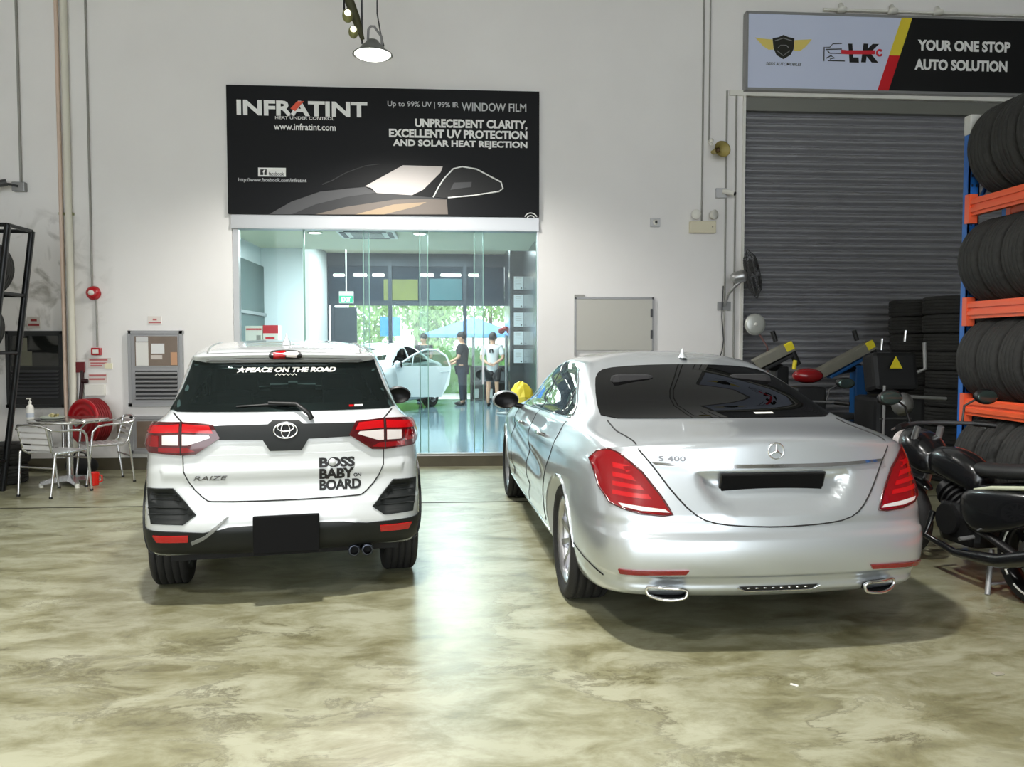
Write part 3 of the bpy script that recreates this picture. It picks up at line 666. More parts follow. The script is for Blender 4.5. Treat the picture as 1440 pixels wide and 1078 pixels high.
def build_sedan(root):
    me = cage(SED, [(7, range(0, 4), .55)])
    me = deform(me, sed_push, lambda c: c.y < -.75)
    me = arches(me, [(-.8, -.1, .35), (.8, -.1, .35), (-.8, 3.2, .35), (.8, 3.2, .35)], .385, .60); sh = Shell(me)
    P3 = clipy(SWIN, 1.30, 2.5); P2 = clipy(SWIN, .44, 1.25); P1 = clipy(SWIN, 0, .40)
    WS = [(-.66, 1.09), (-.5, 1.36), (0, 1.385), (.5, 1.36), (.66, 1.09), (0, 1.12)]
    holes = [(grow(RWIN, .06), 'rear'), (grow(WS, .07), 'front')]+[(grow(p, .03), v) for p in (P1, P2, P3) for v in ('left', 'right')]
    sh.body('body', M_SILV, root, holes, lining=M_LIN)
    for x in (-.80, .80):
        for y in (-.1, 3.2): wheel(root, x, y, .352, .25, .262, 10)
    pane(sh, RWIN, 'rear', 'rear_window', root, glass('rear_tint', (14, 15, 17), .9, fres=1.22), .055); pane(sh, WS, 'front', 'windscreen', root, M_GLS2)
    for v in ('left', 'right'):
        for p, n in ((P1, 'quarter_window'), (P2, 'rear_door_window'), (P3, 'front_door_window')): pane(sh, p, v, n, root, M_GLS2, .022)
        sh.line(SWIN, v, 'window_chrome', M_CHROME, root, .007, closed=True)
        sh.line([(1.27, .34), (1.285, .7), (1.275, 1.04)], v, 'door_gap', M_LINE, root)
        sh.line([(2.38, .36), (2.42, .7), (2.40, 1.0)], v, 'door_gap', M_LINE, root)
        sh.line([(.42, .36), (.44, .55), (.36, .72), (.16, .86), (.10, 1.06)], v, 'door_gap', M_LINE, root, smooth=2)
        sh.line([(.32, .31), (2.7, .31)], v, 'sill_trim', M_CHROME, root, .006)
        for y, z in ((.52, .925), (1.62, .90)):
            a, n = sh.proj((y, z), v); b, n2 = sh.proj((y+.2, z-.01), v)
            MB().tube([a, a+n*.035+Vector((0, .02, 0)), b+n2*.035-Vector((0, .02, 0)), b], .013).build('door_handle', M_CHROME, root)
        arch_trim(sh, -.1, .35, .383, .405, v, 'arch_lip', M_SILV, root, R(8), R(172), off=.008); arch_trim(sh, 3.2, .35, .383, .405, v, 'arch_lip', M_SILV, root, R(8), R(172), off=.008)
        sh.line([(-.5, .43), (-.75, .385), (-.9, .36)], v, 'bumper_gap', M_LINE, root, .004)
    for q in (TAIL, mir(TAIL)):
        s = -1 if q is TAIL else 1; L = sh.patch(q, 'rear', 'tail_light', M_REDL, root, .010, .02, step=.02, grid=.03)
        f = lambda pts: [(-p[0]*s, p[1]) for p in pts]
        for a, b, c in ((.93, .905, -.755), (.885, .862, -.715), (.842, .82, -.68), (.80, .778, -.648)):
            sh.patch(f([(-.80-.1*(.9-a), a+.012), (-.72, a), (c, a-.006), (c+.015, b-.006), (-.72, b), (-.80-.1*(.9-a), b+.012)]), 'rear', 'light_bar', M_REDB, L, .0125, .003)
        sh.patch(f([(-.79, .752), (-.685, .738), (-.575, .726), (-.555, .712), (-.69, .718), (-.775, .735)]), 'rear', 'reversing_strip', M_CLEARL, L, .0135, .004)
        sh.line(q, 'rear', 'light_border', M_REDD, L, .006, closed=True, off=.008)
    for s in (-1, 1):
        sh.patch([(s*p[0], p[1]) for p in ((-.80, .431), (-.47, .440), (-.485, .418), (-.79, .409))], 'rear', 'reflector', M_REDL, root, .01, .01)
    lid = [(-.675, 1.045), (-.672, 1.01), (-.606, .925), (-.526, .806), (-.444, .713), (-.36, .668), (-.232, .65), (0, .64), (.232, .65), (.36, .668), (.444, .713), (.526, .806), (.606, .925), (.672, 1.01), (.675, 1.045)]
    sh.patch(lid, 'rear', 'boot_lid', M_SILV, root, .003, .006, step=.02, grid=.03)
    path3(sh, [('top', [(-.70, -.36), (-.705, -.6), (-.68, -.9)]), ('rear', smooth_poly(lid[1:-1], 1, False)), ('top', [(.68, -.9), (.705, -.6), (.70, -.36)])], 'boot_gap', M_LINE, root, .0045, .001)
    sh.patch([(-.60, .936), (-.3, .922), (0, .922), (.3, .922), (.60, .936), (.62, .95), (.3, .941), (0, .941), (-.3, .941), (-.62, .95)], 'rear', 'chrome_strip', M_CHROME, root, .016, .02, step=.02)
    c, n = sh.proj((.0, .84), 'rear'); pl = MB().cbox((c.x-.005, c.y-.012, .839), (.535, .012, .113), (R(20), 0, 0), .004).build('number_plate', mat('plate_black', (6, 6, 7), .7, spec=.15), root)
    MB().cbox((c.x-.005, c.y-.003, .839), (.555, .012, .132), (R(20), 0, 0), .004).build('plate_frame', mat('plate_frame_black', (34, 34, 35), .3), pl)
    c, n = sh.proj((.012, 1.008), 'rear'); st = MB().tube(ellring((c.x, c.y-.006, c.z), .041, .041, .004), .0042, 8, True)
    for k in range(3): a = pi/2+k*2*pi/3; st.tube([(c.x, c.y-.01, c.z), (c.x+.039*cos(a), c.y-.006, c.z+.039*sin(a))], [.0075, .002])
    st.build('star_emblem', M_CHROME, root)
    decal(sh, 'S 400', -.582, -.45, .957, .983, 'rear', 'badge_lettering', mat('badge_grey', (110, 110, 112), .3, .6), root, bold=.02)
    for s in (-1, 1):
        c, n = sh.proj((s*.565, .335), 'rear'); y = c.y-.040; w = .098; fr = [(s*-w+s*.0, .025), (s*w*.8, .03), (s*w, .012), (s*w*.82, -.03), (s*-w*.78, -.03), (s*-w, -.01)]
        q = [(c.x+a, y+abs(a)*0, .312+b) for a, b in smooth_poly(fr, 2)]
        q = [(p[0], y+.10*max(0, s*(p[0]-c.x)/w)*.6, p[2]) for p in q]
        ex = MB().tube([Vector(p) for p in q], .0085, 8, True).build('exhaust_tip', M_CHROME, root)
        n_ = len(q); m = MB(); m.add([Vector(p) for p in q]+[Vector(p)+Vector((0, .11, 0)) for p in q], [(i, (i+1) % n_, n_+(i+1) % n_, n_+i) for i in range(n_)]+[tuple(range(n_, 2*n_))]); m.build('exhaust_inside', mat('sooty_metal', (30, 29, 27), .35, .8), ex)
    vt = sh.patch([(-.20, .337), (.215, .337), (.18, .317), (-.165, .317)], 'rear', 'skirt_vent', M_BLACK, root, .006, .008)
    sh.line([(-.21, .332), (-.165, .316), (.18, .316), (.225, .332)], 'rear', 'vent_chrome', M_CHROME, vt, .004, off=.008)
    for k in range(8): a, n = sh.proj((-.15+.3*k/7, .328), 'rear'); MB().sph(a-Vector((0, .006, 0)), .007, (1.5, .6, .6), 10).build('vent_fin', M_CHROME, vt)
    a, n = sh.proj((.065, .60), 'top'); f = MB(); f.lathe([(.0, .07), (.006, .068), (.014, .03), (.03, .008), (.034, 0)], 16, Matrix.Translation(a) @ Matrix.Diagonal((.8, 2.2, 1, 1))); f.build('antenna_fin', M_SILV, root)
    mirror_unit(root, -1.03, 2.24, 1.06, M_SILV, .98); mirror_unit(root, 1.03, 2.24, 1.06, M_SILV, .98)
    sh.patch([(.18, 1.142), (.30, 1.142), (.30, 1.136), (.18, 1.136)], 'rear', 'window_sticker', M_WHITEPL, root, .008, .002)
    for x in (-.4, .4): seat(root, x, 1.55, .45, .52, M_SEAT); seat(root, x, .55, .48, .56, M_SEAT, .55)
    MB().cbox((0, 2.35, .9), (1.4, .5, .22), bev=.08).build('dashboard', M_LIN, root)
    u = MB().box((-.72, -.55, .22), (.72, 3.7, .32)).build('underbody', M_LIN, root)
    return sh
sedan = thing('saloon_car', 'silver saloon car parked on the right, tail to the viewer', 'car', (1.558, 4.959, 0), .042)
SEDAN = build_sedan(sedan)

# ---- white compact sport utility car
M_WHT = mat('white_car_paint', (198, 202, 204), .22, 0.0, coat=1.0)
S1 = [-.40, -.05, .5, 1.1, 1.7, 2.45, 2.85]; W1 = [.97, 1, 1, .99, 1, 1, .95]
SUV = [
 ring(.74, -.52, .08, .30, .30, S1, W1, c7(.24), 3.1, .3, .24),
 ring(.82, -.62, .09, .33, .32, S1, W1, c7(.27), 3.2, .3, .26),
 ring(.855, -.70, .11, .42, .42, S1, W1, c7(.36), 3.27, .3, .40),
 ring(.86, -.715, .12, .53, .54, S1, W1, c7(.52), 3.28, .3, .54),
 ring(.855, -.67, .11, .66, .66, S1, W1, c7(.66), 3.26, .3, .68),
 ring(.845, -.655, .11, .80, .80, S1, W1, c7(.80), 3.24, .3, .80),
 ring(.835, -.67, .13, .93, .93, S1, W1, [.93,.93,.92,.91,.9,.9,.88], 3.2, .3, .88),
 ring(.815, -.665, .14, 1.05, 1.05, S1, W1, [1.05,1.05,1.03,1.0,.98,.97,.95], 3.1, .3, .94),
 ring(.765, -.645, .14, 1.10, 1.10, [-.38,-.05,.5,1.1,1.7,2.3,2.7], W1, [1.10,1.09,1.08,1.05,1.03,1.02,1.0], 3.0, .3, 1.0),
 ring(.705, -.605, .14, 1.15, 1.15, [-.34,-.03,.5,1.05,1.45,1.75,1.95], W1, [1.15,1.14,1.13,1.11,1.09,1.08,1.06], 2.2, .3, 1.08),
 ring(.655, -.52, .12, 1.30, 1.295, [-.28,.0,.5,1.0,1.3,1.5,1.6], W1, [1.30,1.30,1.30,1.29,1.28,1.26,1.24], 1.75, .22, 1.26),
 ring(.605, -.43, .10, 1.435, 1.43, [-.22,.03,.5,.9,1.1,1.25,1.32], W1, [1.43,1.44,1.46,1.46,1.45,1.43,1.41], 1.42, .16, 1.43),
 ring(.585, -.50, .10, 1.49, 1.475, [-.25,.03,.45,.85,1.02,1.12,1.18], W1, [1.485,1.505,1.525,1.52,1.51,1.49,1.47], 1.28, .14, 1.50),
 ring(.50, -.42, .08, 1.525, 1.52, [-.2,.05,.42,.8,.94,1.03,1.08], W1, [1.53,1.55,1.565,1.565,1.555,1.54,1.53], 1.16, .1, 1.54),
 ring(.25, -.2, .04, 1.55, 1.55, [-.1,.1,.4,.75,.86,.94,.98], c7(1), [1.56,1.575,1.585,1.585,1.575,1.565,1.55], 1.04, .05, 1.555, wr=.25),
 ring(0, .0, 0, 1.565, 1.565, [.02,.15,.4,.7,.8,.86,.9], c7(1), [1.57,1.58,1.59,1.59,1.58,1.57,1.565], .95, 0, 1.56, wr=0),
]
VENT = [(-.782, .712), (-.635, .716), (-.502, .566), (-.575, .510), (-.752, .514), (-.775, .63)]
LITE = [(-.792, 1.065), (-.70, 1.083), (-.58, 1.088), (-.406, 1.078), (-.365, 1.005), (-.50, .915), (-.58, .910), (-.755, .922), (-.797, .96)]
HATCH = [(-.540, 1.455), (-.44, 1.438), (0, 1.442), (.44, 1.438), (.540, 1.455), (.60, 1.28), (.668, 1.158), (.62, 1.152), (0, 1.150), (-.62, 1.152), (-.668, 1.158), (-.60, 1.28)]
def suv_push(c):
    d = Vector((0, 0, 0))
    if c.y < -.3:
        for q in (VENT, mir(VENT)):
            if inpoly((c.x, c.z), q): d.y += .035*sst(pdist((c.x, c.z), q)/.035)
        d.y += .016*sst((c.z-.60)/.02)*(1-sst((c.z-.70)/.12))                   # hatch sits behind the bumper step
        d.y += -.010*math.exp(-((c.z-.80)/.035)**2)*(abs(c.x) < .7)
        if abs(c.x) < .40: d.y -= .012*sst((.50-c.z)/.02)
    return d
def build_suv(root):
    me = cage(SUV, [(12, range(0, 4), .7), (11, range(0, 4), .3)]); me = deform(me, suv_push, lambda c: c.y < -.35 and c.z < 1.15)
    me = arches(me, [(-.7, 0, .33), (.7, 0, .33), (-.7, 2.525, .33), (.7, 2.525, .33)], .37, .5); sh = Shell(me)
    SW = [(-.10, 1.17), (-.02, 1.36), (.08, 1.425), (.6, 1.445), (1.0, 1.425), (1.62, 1.125), (1.0, 1.125), (.4, 1.14)]
    A = clipy(SW, .87, 2); B = clipy(SW, .12, .82); C = clipy(SW, -.2, .08); WS = [(-.60, 1.12), (-.52, 1.40), (0, 1.42), (.52, 1.40), (.60, 1.12), (0, 1.14)]
    HW = [(-.44, 1.405), (0, 1.41), (.44, 1.405), (.575, 1.195), (0, 1.185), (-.575, 1.195)]
    sh.body('body', M_WHT, root, [(HW, 'rear'), (grow(WS, .07), 'front')]+[(grow(p, .035), v) for p in (A, B, C) for v in ('left', 'right')], lining=M_LIN)
    g = sh.patch(HATCH, 'rear', 'rear_window', glass('suv_rear_tint', (140, 160, 158), .97, fres=1.2), root, .007, .003)
    sh.patch(HATCH, 'rear', 'window_border', mat('black_frit', (9, 9, 10), .15), g, .004, .004, hole=grow(HW, .012), grid=.05)
    pane(sh, WS, 'front', 'windscreen', root, M_GLS2)
    for v in ('left', 'right'):
        for p, n in ((C, 'quarter_window'), (B, 'rear_door_window'), (A, 'front_door_window')): pane(sh, p, v, n, root, M_GLS, .025)
        for y in (0, 2.525): arch_trim(sh, y, .33, .368, .44, v, 'arch_cladding', M_SATIN, root, R(-12), R(192), off=.014)
        sh.patch([(.42, .30), (2.1, .30), (2.1, .42), (.42, .42)], v, 'sill_cladding', M_SATIN, root, .012, .02)
        sh.line([(.85, .43), (.86, .8), (.84, 1.1)], v, 'door_gap', M_LINE, root); sh.line([(.42, .5), (.3, .72), (.05, .86), (.05, 1.1)], v, 'door_gap', M_LINE, root, smooth=1)
        sh.line([(1.72, .43), (1.78, .8), (1.72, 1.05)], v, 'door_gap', M_LINE, root)
        for y in (.16, .98):
            a, n = sh.proj((y, .93), v); b, n2 = sh.proj((y+.18, .925), v); MB().tube([a, a+n*.03, b+n2*.03, b], .013).build('door_handle', M_WHT, root)
    for x in (-.722, .722):
        for y in (0, 2.525): wheel(root, x, y, .332, .215, .215, 5)
    gap = [(-.640, 1.145), (-.580, 1.092), (-.573, .815), (-.535, .727), (-.452, .642), (-.41, .634), (0, .628)]; gap = gap+mir(gap[-2::-1])
    gate = smooth_poly(gap[2:-2], 1, False); sh.patch([(-.573, .905)]+gate+[(.573, .905)], 'rear', 'tailgate', M_WHT, root, .003, .006, step=.02, grid=.03)
    sh.line(gap[:2]+gate+gap[-2:], 'rear', 'tailgate_gap', M_LINE, root, .0045)
    ST = [(-.41, 1.073), (-.10, 1.076), (-.072, 1.098), (.072, 1.098), (.10, 1.076), (.41, 1.073), (.37, .995), (.13, .99), (.09, .925), (-.09, .925), (-.13, .99), (-.37, .995)]
    sh.patch(ST, 'rear', 'tailgate_garnish', M_SATIN, root, .014, .018, step=.02)
    for q in (LITE, mir(LITE)):
        s = 1 if q is LITE else -1; f = lambda pts: [(p[0]*s, p[1]) for p in pts]
        L = sh.patch(q, 'rear', 'tail_light', M_REDD, root, .022, .035, step=.02, grid=.03)
        sh.patch(f([(-.785, 1.058), (-.59, 1.076), (-.59, 1.036), (-.785, 1.022)]), 'rear', 'light_bar', M_REDB, L, .0245, .003)
        sh.patch(f([(-.572, 1.077), (-.425, 1.070), (-.40, 1.030), (-.572, 1.036)]), 'rear', 'light_bar', M_REDB, L, .0245, .003)
        sh.patch(f([(-.572, 1.026), (-.428, 1.022), (-.415, 1.008), (-.54, .966), (-.572, .966)]), 'rear', 'reversing_lens', M_CLEARL, L, .0245, .003)
        sh.patch(f([(-.68, 1.018), (-.592, 1.024), (-.592, .966), (-.68, .966)]), 'rear', 'indicator_lens', M_CLEARL, L, .0245, .003)
        sh.patch(f([(-.785, .955), (-.70, .955), (-.70, 1.015), (-.785, 1.012)]), 'rear', 'side_lens', M_REDL, L, .0245, .003)
        sh.patch(f([(-.70, .952), (-.545, .952), (-.50, .93), (-.58, .922), (-.70, .928)]), 'rear', 'lower_lens', M_REDL, L, .0245, .003)
        sh.line(f([(-.581, 1.09), (-.581, .91)]), 'rear', 'lens_gap', M_LINE, L, .004, off=.023)
        V = sh.patch(f(VENT), 'rear', 'corner_vent', M_SATIN, root, .010, .02, step=.02)
        for z, a, b in ((.675, -.765, -.61), (.645, -.765, -.59), (.60, -.77, -.545), (.565, -.765, -.52)): path3(sh, [('rear', f([(a, z), (b, z)]))], 'vent_slat', M_SATIN, V, .006, .010)
        if s == 1: a, n = sh.proj((-.70, .545), 'rear'); MB().cyl(a, a+n*.016, .018).build('parking_sensor', M_BLACK, V)
        sh.patch(f([(-.74, .450), (-.545, .452), (-.55, .414), (-.72, .412)]), 'rear', 'reflector', M_REDB, root, .017, .01)
    LOW = [(-.835, .478), (-.60, .472), (-.466, .462), (-.327, .488), (-.2, .492), (.2, .492), (.327, .488), (.466, .472), (.60, .474), (.835, .478), (.83, .34), (.6, .32), (.2, .315), (-.2, .315), (-.6, .32), (-.83, .34)]
    sh.patch(LOW, 'rear', 'lower_bumper', M_SATIN, root, .010, .02, step=.03)
    sh.patch([(-.535, .412), (-.46, .445), (-.335, .548), (-.318, .552), (-.40, .468), (-.47, .418), (-.53, .392)], 'rear', 'bumper_crease', mat('grey_bumper_paint', (116, 118, 116), .4), root, .013, .006)
    c, n = sh.proj((0, .45), 'rear'); MB().cbox((.0, c.y-.035, .445), (.375, .03, .222), (0, 0, 0), .008).build('number_plate', mat('plate_black', (6, 6, 7), .7, spec=.15), root)
    c, n = sh.proj((0, 1.045), 'rear'); c = c-Vector((0, .022, 0))
    MB().tube(ellring(c, .066, .046, 0), .0058, 8, True).tube(ellring((c.x, c.y, c.z), .024, .043, 0), .005, 8, True).tube(ellring((c.x, c.y-.001, c.z+.016), .046, .022, 0), .005, 8, True).build('oval_emblem', M_CHROME, root)
    decal(sh, 'RAIZE', -.518, -.33, .762, .788, 'rear', 'model_lettering', mat('badge_grey', (120, 120, 122), .3, .6), root, shear=.3, off=.006)
    M_BLK = mat('black_vinyl', (12, 12, 13), .5)
    for t, a, b, z0, z1 in (('BOSS', .19, .40, .813, .874), ('BABY', .19, .396, .745, .808), ('ON', .392, .437, .750, .774), ('BOARD', .19, .437, .674, .739)):
        decal(sh, t, a, b, z0, z1, 'rear', 'sticker_lettering', M_BLK, root, bold=.045 if t != 'ON' else .02, off=.006, ext=.001, space=.94)
    MB().lathe([(0, .002), (.023, .002), (.023, 0)], 20, Matrix.Translation(sh.proj((.268, .844), 'rear')[0]-Vector((0, .009, 0))) @ Matrix.Rotation(pi/2, 4, 'X')).build('sticker_face', M_WHT, root)
    decal(sh, '\u2605PEACE ON THE ROAD', -.285, .30, 1.374, 1.416, 'rear', 'window_lettering', M_WHITEPL, g, shear=.25, bold=.042, off=.0085, ext=.0006)
    sh.line([(-.06+.0125*i, 1.362+(.005 if i % 2 else -.005)) for i in range(11)], 'rear', 'window_scribble', M_WHITEPL, g, .0022, off=.009)
    sh.patch([(.372, 1.178), (.40, 1.178), (.40, 1.166), (.372, 1.166)], 'rear', 'corner_sticker', M_REDB, g, .0085, .001); sh.patch([(.405, 1.178), (.455, 1.178), (.455, 1.167), (.405, 1.167)], 'rear', 'corner_sticker', M_WHITEPL, g, .0085, .001)
    hb = sh.patch(smooth_poly([(-.108, 1.484), (-.06, 1.503), (.06, 1.503), (.108, 1.484), (.06, 1.470), (-.06, 1.470)], 2), 'rear', 'high_brake_light', M_BLACK, root, .016, .02, step=.015, grid=.02)
    sh.patch([(-.07, 1.491), (.0, 1.497), (.0, 1.478), (-.07, 1.478)], 'rear', 'brake_lens', M_REDB, hb, .0185, .003); sh.patch([(.005, 1.494), (.075, 1.492), (.065, 1.482), (.005, 1.484)], 'rear', 'brake_lens', M_CLEARL, hb, .0185, .003)
    sh.patch([(-.47, 1.449), (0, 1.452), (.47, 1.449), (.44, 1.463), (0, 1.466), (-.44, 1.463)], 'rear', 'spoiler_lip', mat('spoiler_grey', (128, 130, 130), .35), root, .012, .015)
    pv = [(.150, 1.108), (.135, 1.14), (.06, 1.196), (-.10, 1.205)]; P = [sh.proj(q, 'rear')[0]-Vector((0, o, 0)) for q, o in zip(pv, (.02, .05, .045, .03))]
    w = MB().tube(P, [.017, .015, .012, .008]).build('wiper_arm', M_BLACK, root)
    B = [sh.proj(q, 'rear')[0]-Vector((0, .014, 0)) for q in ((-.28, 1.183), (-.1, 1.192), (.08, 1.186))]; MB().tube(B, .006).build('wiper_blade', M_BLACK, w)
    for x in (.395, .475): 
        e = MB().lathe([(.026, 0), (.036, 0), (.038, .01), (.036, .18)], 24, Matrix.Translation((x, -.60, .285)) @ Matrix.Rotation(-pi/2, 4, 'X')).build('exhaust_tip', mat('burnt_steel', (70, 74, 84), .22, .9), root)
        MB().lathe([(0, .05), (.03, .05)], 16, Matrix.Translation((x, -.60, .285)) @ Matrix.Rotation(-pi/2, 4, 'X')).build('exhaust_inside', M_LIN, e)
    a, n = sh.proj((0, -.18), 'top'); MB().lathe([(0, .07), (.006, .068), (.013, .04), (.03, .012), (.036, -.005)], 18, Matrix.Translation(a) @ Matrix.Diagonal((.9, 2.0, 1, 1))).build('antenna_fin', M_WHT, root)
    for s in (-1, 1): sh.line([(s*.455, -.40), (s*.47, -.1), (s*.47, .9)], 'top', 'roof_channel', mat('roof_channel_grey', (120, 122, 118), .5), root, .006)
    mirror_unit(root, .90, 1.52, 1.11, M_BLACK, .92); mirror_unit(root, -.85, 1.62, 1.11, M_BLACK, .7)
    for x in (-.36, .36): seat(root, x, 1.22, .50, .48, M_SEAT, .50); seat(root, x, .40, .52, .52, M_SEAT, .40)
    MB().cbox((0, 1.85, .92), (1.25, .4, .2), bev=.07).build('dashboard', M_LIN, root); MB().cbox((0, -.1, .72), (1.2, .8, .05)).build('load_floor', M_LIN, root)
    MB().box((-.68, -.45, .25), (.68, 3.0, .34)).build('underbody', M_LIN, root)
    return sh
suv = thing('sport_utility_car', 'white compact sport utility car parked on the left, tail to the viewer', 'car', (-1.131, 5.416, 0), .1825)
SUVS = build_suv(suv)

# ================================================================== signs on the wall
M_TXT = mat('white_print', (240, 240, 238), .6); M_TXTG = mat('grey_print', (196, 198, 200), .6); M_INK = mat('black_print', (10, 10, 11), .6)
def flat(pts, Y, d, name, m, root, px=True):
    q = [at(p[0], p[1], Y) for p in pts] if px else [Vector((p[0], Y, p[1])) for p in pts]
    P = [(v.x, v.z) for v in q]; a = sum(P[i][0]*P[(i+1) % len(P)][1]-P[(i+1) % len(P)][0]*P[i][1] for i in range(len(P)))
    if a < 0: P.reverse()
    o = MB().prism(P, d, XZ(Y)).build(name, m); return putm(o, root)
def word(t, px0, px1, py0, py1, Y, name, m, root, **k):
    a, b = at(px0, (py0+py1)/2, Y), at(px1, (py0+py1)/2, Y); z1 = at((px0+px1)/2, py0, Y).z; z0 = at((px0+px1)/2, py1, Y).z
    return putm(textfit(t, a.x, b.x, z0, z1, Y, name, m, **k), root)
bx0, bx1, bz0, bz1 = -2.815, 1.045, 3.175, 4.742
ban = thing('shop_banner', 'wide black window film banner over the glass shop front', 'sign', ((bx0+bx1)/2, YW-.03, bz0))
put(MB().box((bx0, YW-.06, bz0), (bx1, YW, bz1)), 'panel', mat('banner_black', (10, 11, 14), .5, spec=.2), ban)
BY = YW-.062
Z3 = lambda l: [(300+a/3, b/3) for a, b in l]
M_G1 = mat('print_charcoal', (30, 30, 32), .5); M_G2 = mat('print_mid_grey', (66, 66, 68), .5); M_G3 = mat('print_pale', (206, 198, 194), .5); M_G4 = mat('print_taupe', (104, 94, 86), .5); M_G5 = mat('print_dark', (16, 16, 18), .5, spec=.2)
flat(Z3([(235, 904), (330, 850), (450, 810), (560, 795), (640, 788), (665, 800), (690, 815), (835, 824), (985, 838), (990, 904)]), BY, .0015, 'printed_car', M_G1, ban)
flat(Z3([(470, 778), (520, 745), (600, 712), (700, 692), (800, 692), (1040, 692), (1000, 712), (930, 830), (700, 815), (640, 788), (520, 795)]), BY, .001, 'printed_car', M_G5, ban)
flat(Z3([(235, 904), (330, 850), (450, 808), (640, 788), (690, 812), (560, 830), (430, 862), (330, 904)]), BY-.0015, .001, 'printed_bonnet', M_G2, ban)
flat(Z3([(430, 904), (560, 872), (760, 842), (880, 838), (985, 842), (990, 904)]), BY-.0015, .001, 'printed_wing', M_G4, ban)
flat(Z3([(600, 904), (760, 862), (900, 852), (860, 870), (720, 904)]), BY-.0025, .001, 'printed_highlight', mat('print_sand', (158, 136, 108), .5), ban)
flat(Z3([(640, 785), (800, 697), (968, 702), (958, 728), (885, 800), (838, 823), (690, 814), (665, 792)]), BY-.0025, .001, 'printed_windscreen', M_G3, ban)
flat(Z3([(930, 830), (970, 757), (1012, 712), (1050, 702), (1110, 712), (1178, 748), (1216, 770), (1222, 795), (1205, 808), (990, 836)]), BY-.002, .001, 'printed_window', M_INK, ban)
flat(Z3([(1000, 800), (1015, 770), (1090, 767), (1088, 788)]), BY-.0035, .001, 'printed_mirror', M_G2, ban)
putm(MB().tube([at(a, b, BY-.004) for a, b in Z3([(928, 832), (950, 790), (972, 755), (1012, 712), (1050, 703), (1110, 713), (1178, 749), (1214, 768), (1222, 795), (1206, 807), (1100, 824), (990, 834)])], .010, 5).build('printed_outline', M_TXT), ban)
putm(MB().tube([at(a, b, BY-.002) for a, b in Z3([(460, 778), (478, 770), (500, 762), (560, 728), (640, 700), (700, 692)])], .006, 5).build('printed_outline', M_G2), ban)
c = at(746.5, 309, BY); 
for r in (.085, .052): putm(MB().tube([(c.x+r*cos(t*pi/14), BY-.003, c.z+r*sin(t*pi/14)) for t in range(2, 13)], .007, 5).build('ring_logo', M_TXT), ban)
word('INFRATINT', 332.7, 516.5, 141.8, 163.2, BY, 'logo_lettering', M_TXT, ban, bold=.035)
flat([(408.5, 152.5), (418, 142.2), (427.5, 142.2), (415.2, 156.2)], BY-.003, .002, 'logo_slash', mat('orange_red_print', (226, 84, 52), .5), ban)
word('HEAT UNDER CONTROL', 387, 470, 163.9, 168, BY, 'small_lettering', M_TXT, ban, bold=.01)
word('www.infratint.com', 385, 472, 173.6, 183.2, BY, 'web_lettering', M_TXT, ban, bold=.015)
word('Up to 99% UV | 99% IR', 545, 645, 142.8, 152.4, BY, 'small_lettering', M_TXTG, ban, bold=.01)
word('WINDOW FILM', 649, 740, 145, 156.8, BY, 'lettering', M_TXTG, ban, bold=.012)
word('UNPRECEDENT CLARITY,', 583.7, 741.5, 168, 182.2, BY, 'lettering', M_TXT, ban, bold=.04)
word('EXCELLENT UV PROTECTION', 547, 741.5, 182.6, 194.6, BY, 'lettering', M_TXT, ban, bold=.04)
word('AND SOLAR HEAT REJECTION', 552.5, 741.5, 197.4, 209.2, BY, 'lettering', M_TXT, ban, bold=.04)
flat([(363, 235.5), (402, 236), (402, 248.3), (363, 248)], BY, .002, 'badge_plate', M_TXT, ban)
flat([(366, 238), (375, 238), (375, 246), (366, 246)], BY-.002, .001, 'badge_square', M_INK, ban)
word('f', 369.5, 373, 238.6, 246, BY-.003, 'badge_lettering', M_TXT, ban, bold=.02, ext=.001)
word('facebook', 378, 399.5, 241.5, 246.8, BY-.002, 'badge_lettering', M_INK, ban, bold=.015, ext=.001)
word('http://www.facebook.com/infratint', 335, 431, 250.4, 257, BY, 'web_lettering', M_TXTG, ban, bold=.01)

sg = thing('roller_door_sign', 'pale and black auto solution sign board above the roller shutter', 'sign', (5.9, YW-.04, 4.85)); SY = YW-.10
s0 = at(1051.2, 17.5, SY); s1 = at(1051.2, 124.4, SY); sx1 = 8.3
put(MB().box((s0.x, SY, s1.z), (sx1, YW, s0.z)), 'panel', mat('sign_lavender', (206, 214, 238), .5), sg)
fr = MB(); 
for lo, hi in (((s0.x-.015, s0.z-.012), (sx1, s0.z+.018)), ((s0.x-.015, s1.z-.02), (sx1, s1.z+.012)), ((s0.x-.018, s1.z), (s0.x+.012, s0.z))): fr.box((lo[0], SY-.012, lo[1]), (hi[0], YW, hi[1]))
put(fr, 'frame', M_GREYFRAME, sg)
Z4 = lambda l: [(1030+a/3.512, b/3.512) for a, b in l]
zt, zb = s0.z-.012, s1.z+.012
xa, xb = at(1282.5, 27, SY).x, at(1249.3, 125.3, SY).x
flat([(xa, zt), (sx1, zt), (sx1, zb), (xb, zb)], SY, .003, 'black_field', mat('sign_black', (14, 15, 17), .4), sg, px=False)
ya, yb = at(1267.8, 26, SY).x, at(1233.6, 125, SY).x; k = .515; zm = zt+(zb-zt)*k
flat([(ya, zt), (xa, zt), (xa+(xb-xa)*k, zm), (ya+(yb-ya)*k, zm)], SY-.003, .002, 'yellow_stripe', mat('sign_yellow', (228, 206, 60), .5), sg, px=False)
flat([(ya+(yb-ya)*k, zm), (xa+(xb-xa)*k, zm), (xb, zb), (yb, zb)], SY-.003, .002, 'red_stripe', mat('sign_red', (206, 22, 34), .5), sg, px=False)
